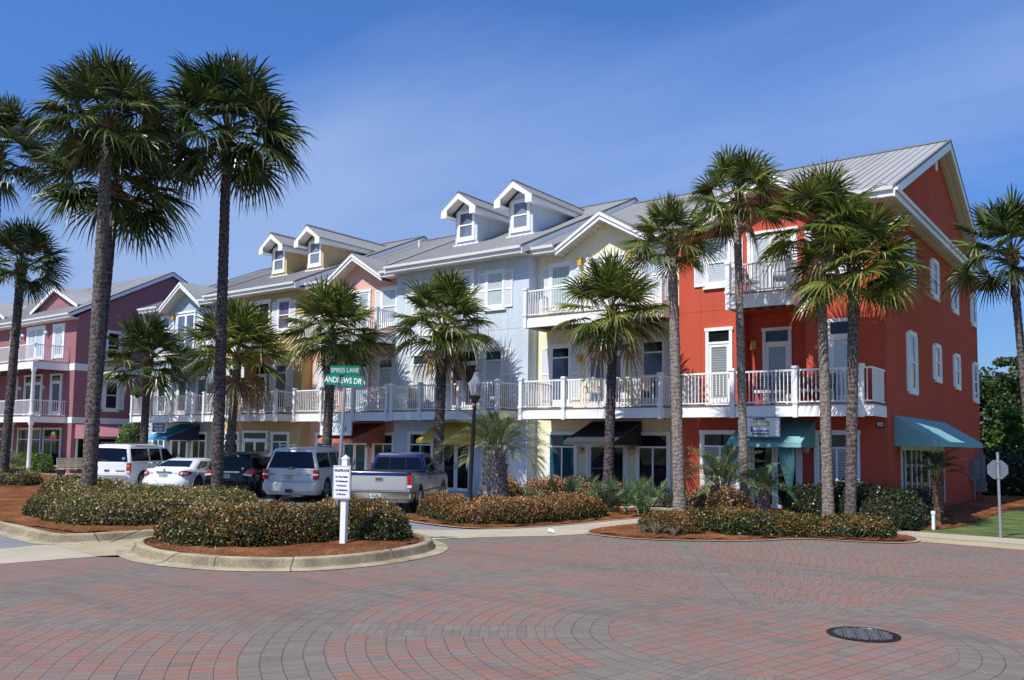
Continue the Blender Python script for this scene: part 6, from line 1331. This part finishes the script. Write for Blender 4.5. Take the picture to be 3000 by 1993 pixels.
# person (skin modifier body): seen from behind, bending over the rail
def person(x, y, z, rz):
    T = thing('person', 'person in dark shirt leaning forward by the open balcony door of the tan house', 'person', (0, 0, 0))
    V = [(0, 0, .93), (0, .02, 1.10), (0, .10, 1.30), (0, .20, 1.46), (0, .26, 1.55), (0, .31, 1.66), (0, .33, 1.74), (-.10, 0, .88), (-.12, .02, .50), (-.12, -.02, .10), (-.12, .12, .04), (.10, 0, .88), (.14, .10, .52), (.14, .02, .10), (.14, .16, .04),
         (-.19, .18, 1.42), (-.25, .30, 1.16), (-.22, .50, 1.02), (-.21, .58, .98), (.19, .18, 1.42), (.26, .28, 1.14), (.22, .48, 1.00), (.21, .56, .96)]
    E_ = [(0, 1), (1, 2), (2, 3), (3, 4), (4, 5), (5, 6), (0, 7), (7, 8), (8, 9), (9, 10), (0, 11), (11, 12), (12, 13), (13, 14), (3, 15), (15, 16), (16, 17), (17, 18), (3, 19), (19, 20), (20, 21), (21, 22)]
    Rr = [.15, .14, .17, .13, .06, .095, .085, .10, .065, .04, .045, .10, .065, .04, .045, .065, .045, .032, .036, .065, .045, .032, .036]
    me = bpy.data.meshes.new('body'); me.from_pydata(V, E_, []); o = bpy.data.objects.new('body', me); COL.objects.link(o); md = o.modifiers.new('s', 'SKIN'); 
    for i, sv in enumerate(me.skin_vertices[0].data): sv.radius = (Rr[i], Rr[i]*(.72 if i in (0, 1, 2, 3) else 1)); sv.use_root = (i == 0)
    o.modifiers.new('b', 'SUBSURF').levels = 2; o.modifiers['b'].render_levels = 2; bpy.context.view_layer.update(); me2 = bpy.data.meshes.new_from_object(o.evaluated_get(bpy.context.evaluated_depsgraph_get())); bpy.data.objects.remove(o)
    for k in ('skin', 'shirt', 'shorts', 'hair', 'rubber'): me2.materials.append(M[k])
    for p in me2.polygons:
        c = p.center; p.use_smooth = True; arm = abs(c.x) > .21 and c.z < 1.2
        p.material_index = 4 if c.z < .09 else 0 if (c.z < .62 or arm) else 2 if c.z < .95 else 1 if (c.z < 1.50) else 0
    b = bpy.data.objects.new('body', me2); COL.objects.link(b); b.parent = T
    m = MB(); m.sph((0, .30, 1.71), .108, 12, sz=1.1); m.build('hair', 'hair', T, True)
    m = MB(); m.sph((0, .408, 1.665), .016, 8); m.sph((-.035, .395, 1.70), .011, 6); m.sph((.035, .395, 1.70), .011, 6); m.box(-.025, .025, .395, .402, 1.625, 1.632); m.build('face_features', 'skin', T, True)
    for s in (-1, 1):
        m = MB(); m.sph((s*.215, .61, .95), .04, 8, sz=.6)
        for k in range(4): m.tube([(s*.215-.03+k*.02, .63, .95), (s*.215-.032+k*.021, .675, .94), (s*.215-.03+k*.02, .70, .915)], [.009, .008, .006], 6)
        m.tube([(s*.18, .60, .95), (s*.165, .635, .94)], [.01, .008], 6); m.build('hand', 'skin', T, True)
    T.location = (x, y, z); T.rotation_euler = (0, 0, rz)
person(-36.85, 26.55, ZD, radians(160))
t = thing('bench', 'brown slatted park bench facing away behind the low hedge at the left', 'bench', (0, 0, 0)); m = MB()
for i in range(5): m.box(-.8, .8, -.22+i*.1, -.14+i*.1, .42, .45)
m.build('seat', 'cream', t); m = MB()
for i in range(5): m.box(-.8, .8, .27+i*.012, .30+i*.012, .5+i*.1, .58+i*.1)
m.build('backrest', 'cream', t)
for x in (-.75, .7): MB().box(x, x+.06, -.2, .32, .0, .42).build('leg', 'black', t)
t.location = (-44.0, 21.6, .13); t.rotation_euler = (0, 0, radians(100))

# ------------------------------------------------------------------ world, sun, camera
W = bpy.data.worlds.new('World'); SC.world = W; W.use_nodes = True; nt = W.node_tree; bg = nt.nodes['Background']
sdir = np.array([-.12, -1.0, 1.28]); sdir /= np.linalg.norm(sdir); el = math.asin(sdir[2]); az = math.atan2(sdir[0], sdir[1])
sky = nd(nt, 'ShaderNodeTexSky', sky_type='NISHITA', sun_disc=False, sun_elevation=el, sun_rotation=az % (2*pi), altitude=200, air_density=1.0, dust_density=.2, ozone_density=2.6)
tc = nd(nt, 'ShaderNodeTexCoord'); vec = tc.outputs['Generated']
sp = nd(nt, 'ShaderNodeSeparateXYZ'); nt.links.new(vec, sp.inputs[0])
# wispy high cloud, laid on a plane overhead
dz = mth(nt, 'ADD', mth(nt, 'MAXIMUM', sp.outputs[2], .0), .12)
cb = nd(nt, 'ShaderNodeCombineXYZ'); nt.links.new(mth(nt, 'DIVIDE', sp.outputs[0], dz), cb.inputs[0]); nt.links.new(mth(nt, 'DIVIDE', sp.outputs[1], dz), cb.inputs[1])
mp = nd(nt, 'ShaderNodeMapping'); mp.inputs['Rotation'].default_value = (0, 0, radians(-100)); mp.inputs['Scale'].default_value = (.3, 1.0, 1); mp.inputs['Location'].default_value = (7.7, 3.1, 0); nt.links.new(cb.outputs[0], mp.inputs[0])
n1 = noise(nt, mp.outputs[0], .9, 5, .52); n2 = noise(nt, mp.outputs[0], .35, 3, .5)
cl = mth(nt, 'MULTIPLY', mth(nt, 'SUBTRACT', mth(nt, 'ADD', mth(nt, 'MULTIPLY', n1, .55), mth(nt, 'MULTIPLY', n2, .6)), .545), 6.5, clamp=True)
cl = mth(nt, 'MULTIPLY', cl, .6, clamp=True)
hz = mixc(nt, mth(nt, 'MULTIPLY', mth(nt, 'MAXIMUM', sp.outputs[2], 0.), 2.6, clamp=True), (.38, .47, .64), (SKYM[0], SKYM[1], SKYM[2]))
hs = mixc(nt, 1., sky.outputs[0], hz, 'MULTIPLY')
c = mixc(nt, cl, hs, (3.7, 4.8, 7.3))
nt.links.new(c, bg.inputs['Color']); bg.inputs['Strength'].default_value = .12
S = bpy.data.lights.new('Sun', 'SUN'); S.energy = 5.0; S.angle = radians(.53); S.color = (1, .98, .935); so = bpy.data.objects.new('Sun', S); COL.objects.link(so)
from mathutils import Vector, Matrix
so.rotation_euler = Vector(sdir).to_track_quat('Z', 'Y').to_euler()
cam = bpy.data.cameras.new('Camera'); co = bpy.data.objects.new('Camera', cam); COL.objects.link(co); SC.camera = co
cam.sensor_width = 36; cam.lens = 30.05; cam.shift_y = .0402; cam.clip_end = 3000; cam.clip_start = .1
r0 = Vector((0.79949903, 0.60050298, 0.01405243)); u0 = -Vector((-0.0332925, 0.06765952, -0.99715285)); b0 = -Vector((-0.59974403, 0.7967549, 0.07408597))
b0.normalize(); r0 = (r0-b0*r0.dot(b0)).normalized(); u0 = b0.cross(r0)
co.matrix_world = Matrix(((r0.x, u0.x, b0.x, 0), (r0.y, u0.y, b0.y, 0), (r0.z, u0.z, b0.z, 2.1), (0, 0, 0, 1)))
SC.render.engine = 'CYCLES'; SC.view_settings.view_transform = 'Standard'; SC.view_settings.look = 'None'; SC.view_settings.exposure = 0
SC.cycles.max_bounces = 6; SC.cycles.transparent_max_bounces = 8; SC.cycles.use_denoising = True
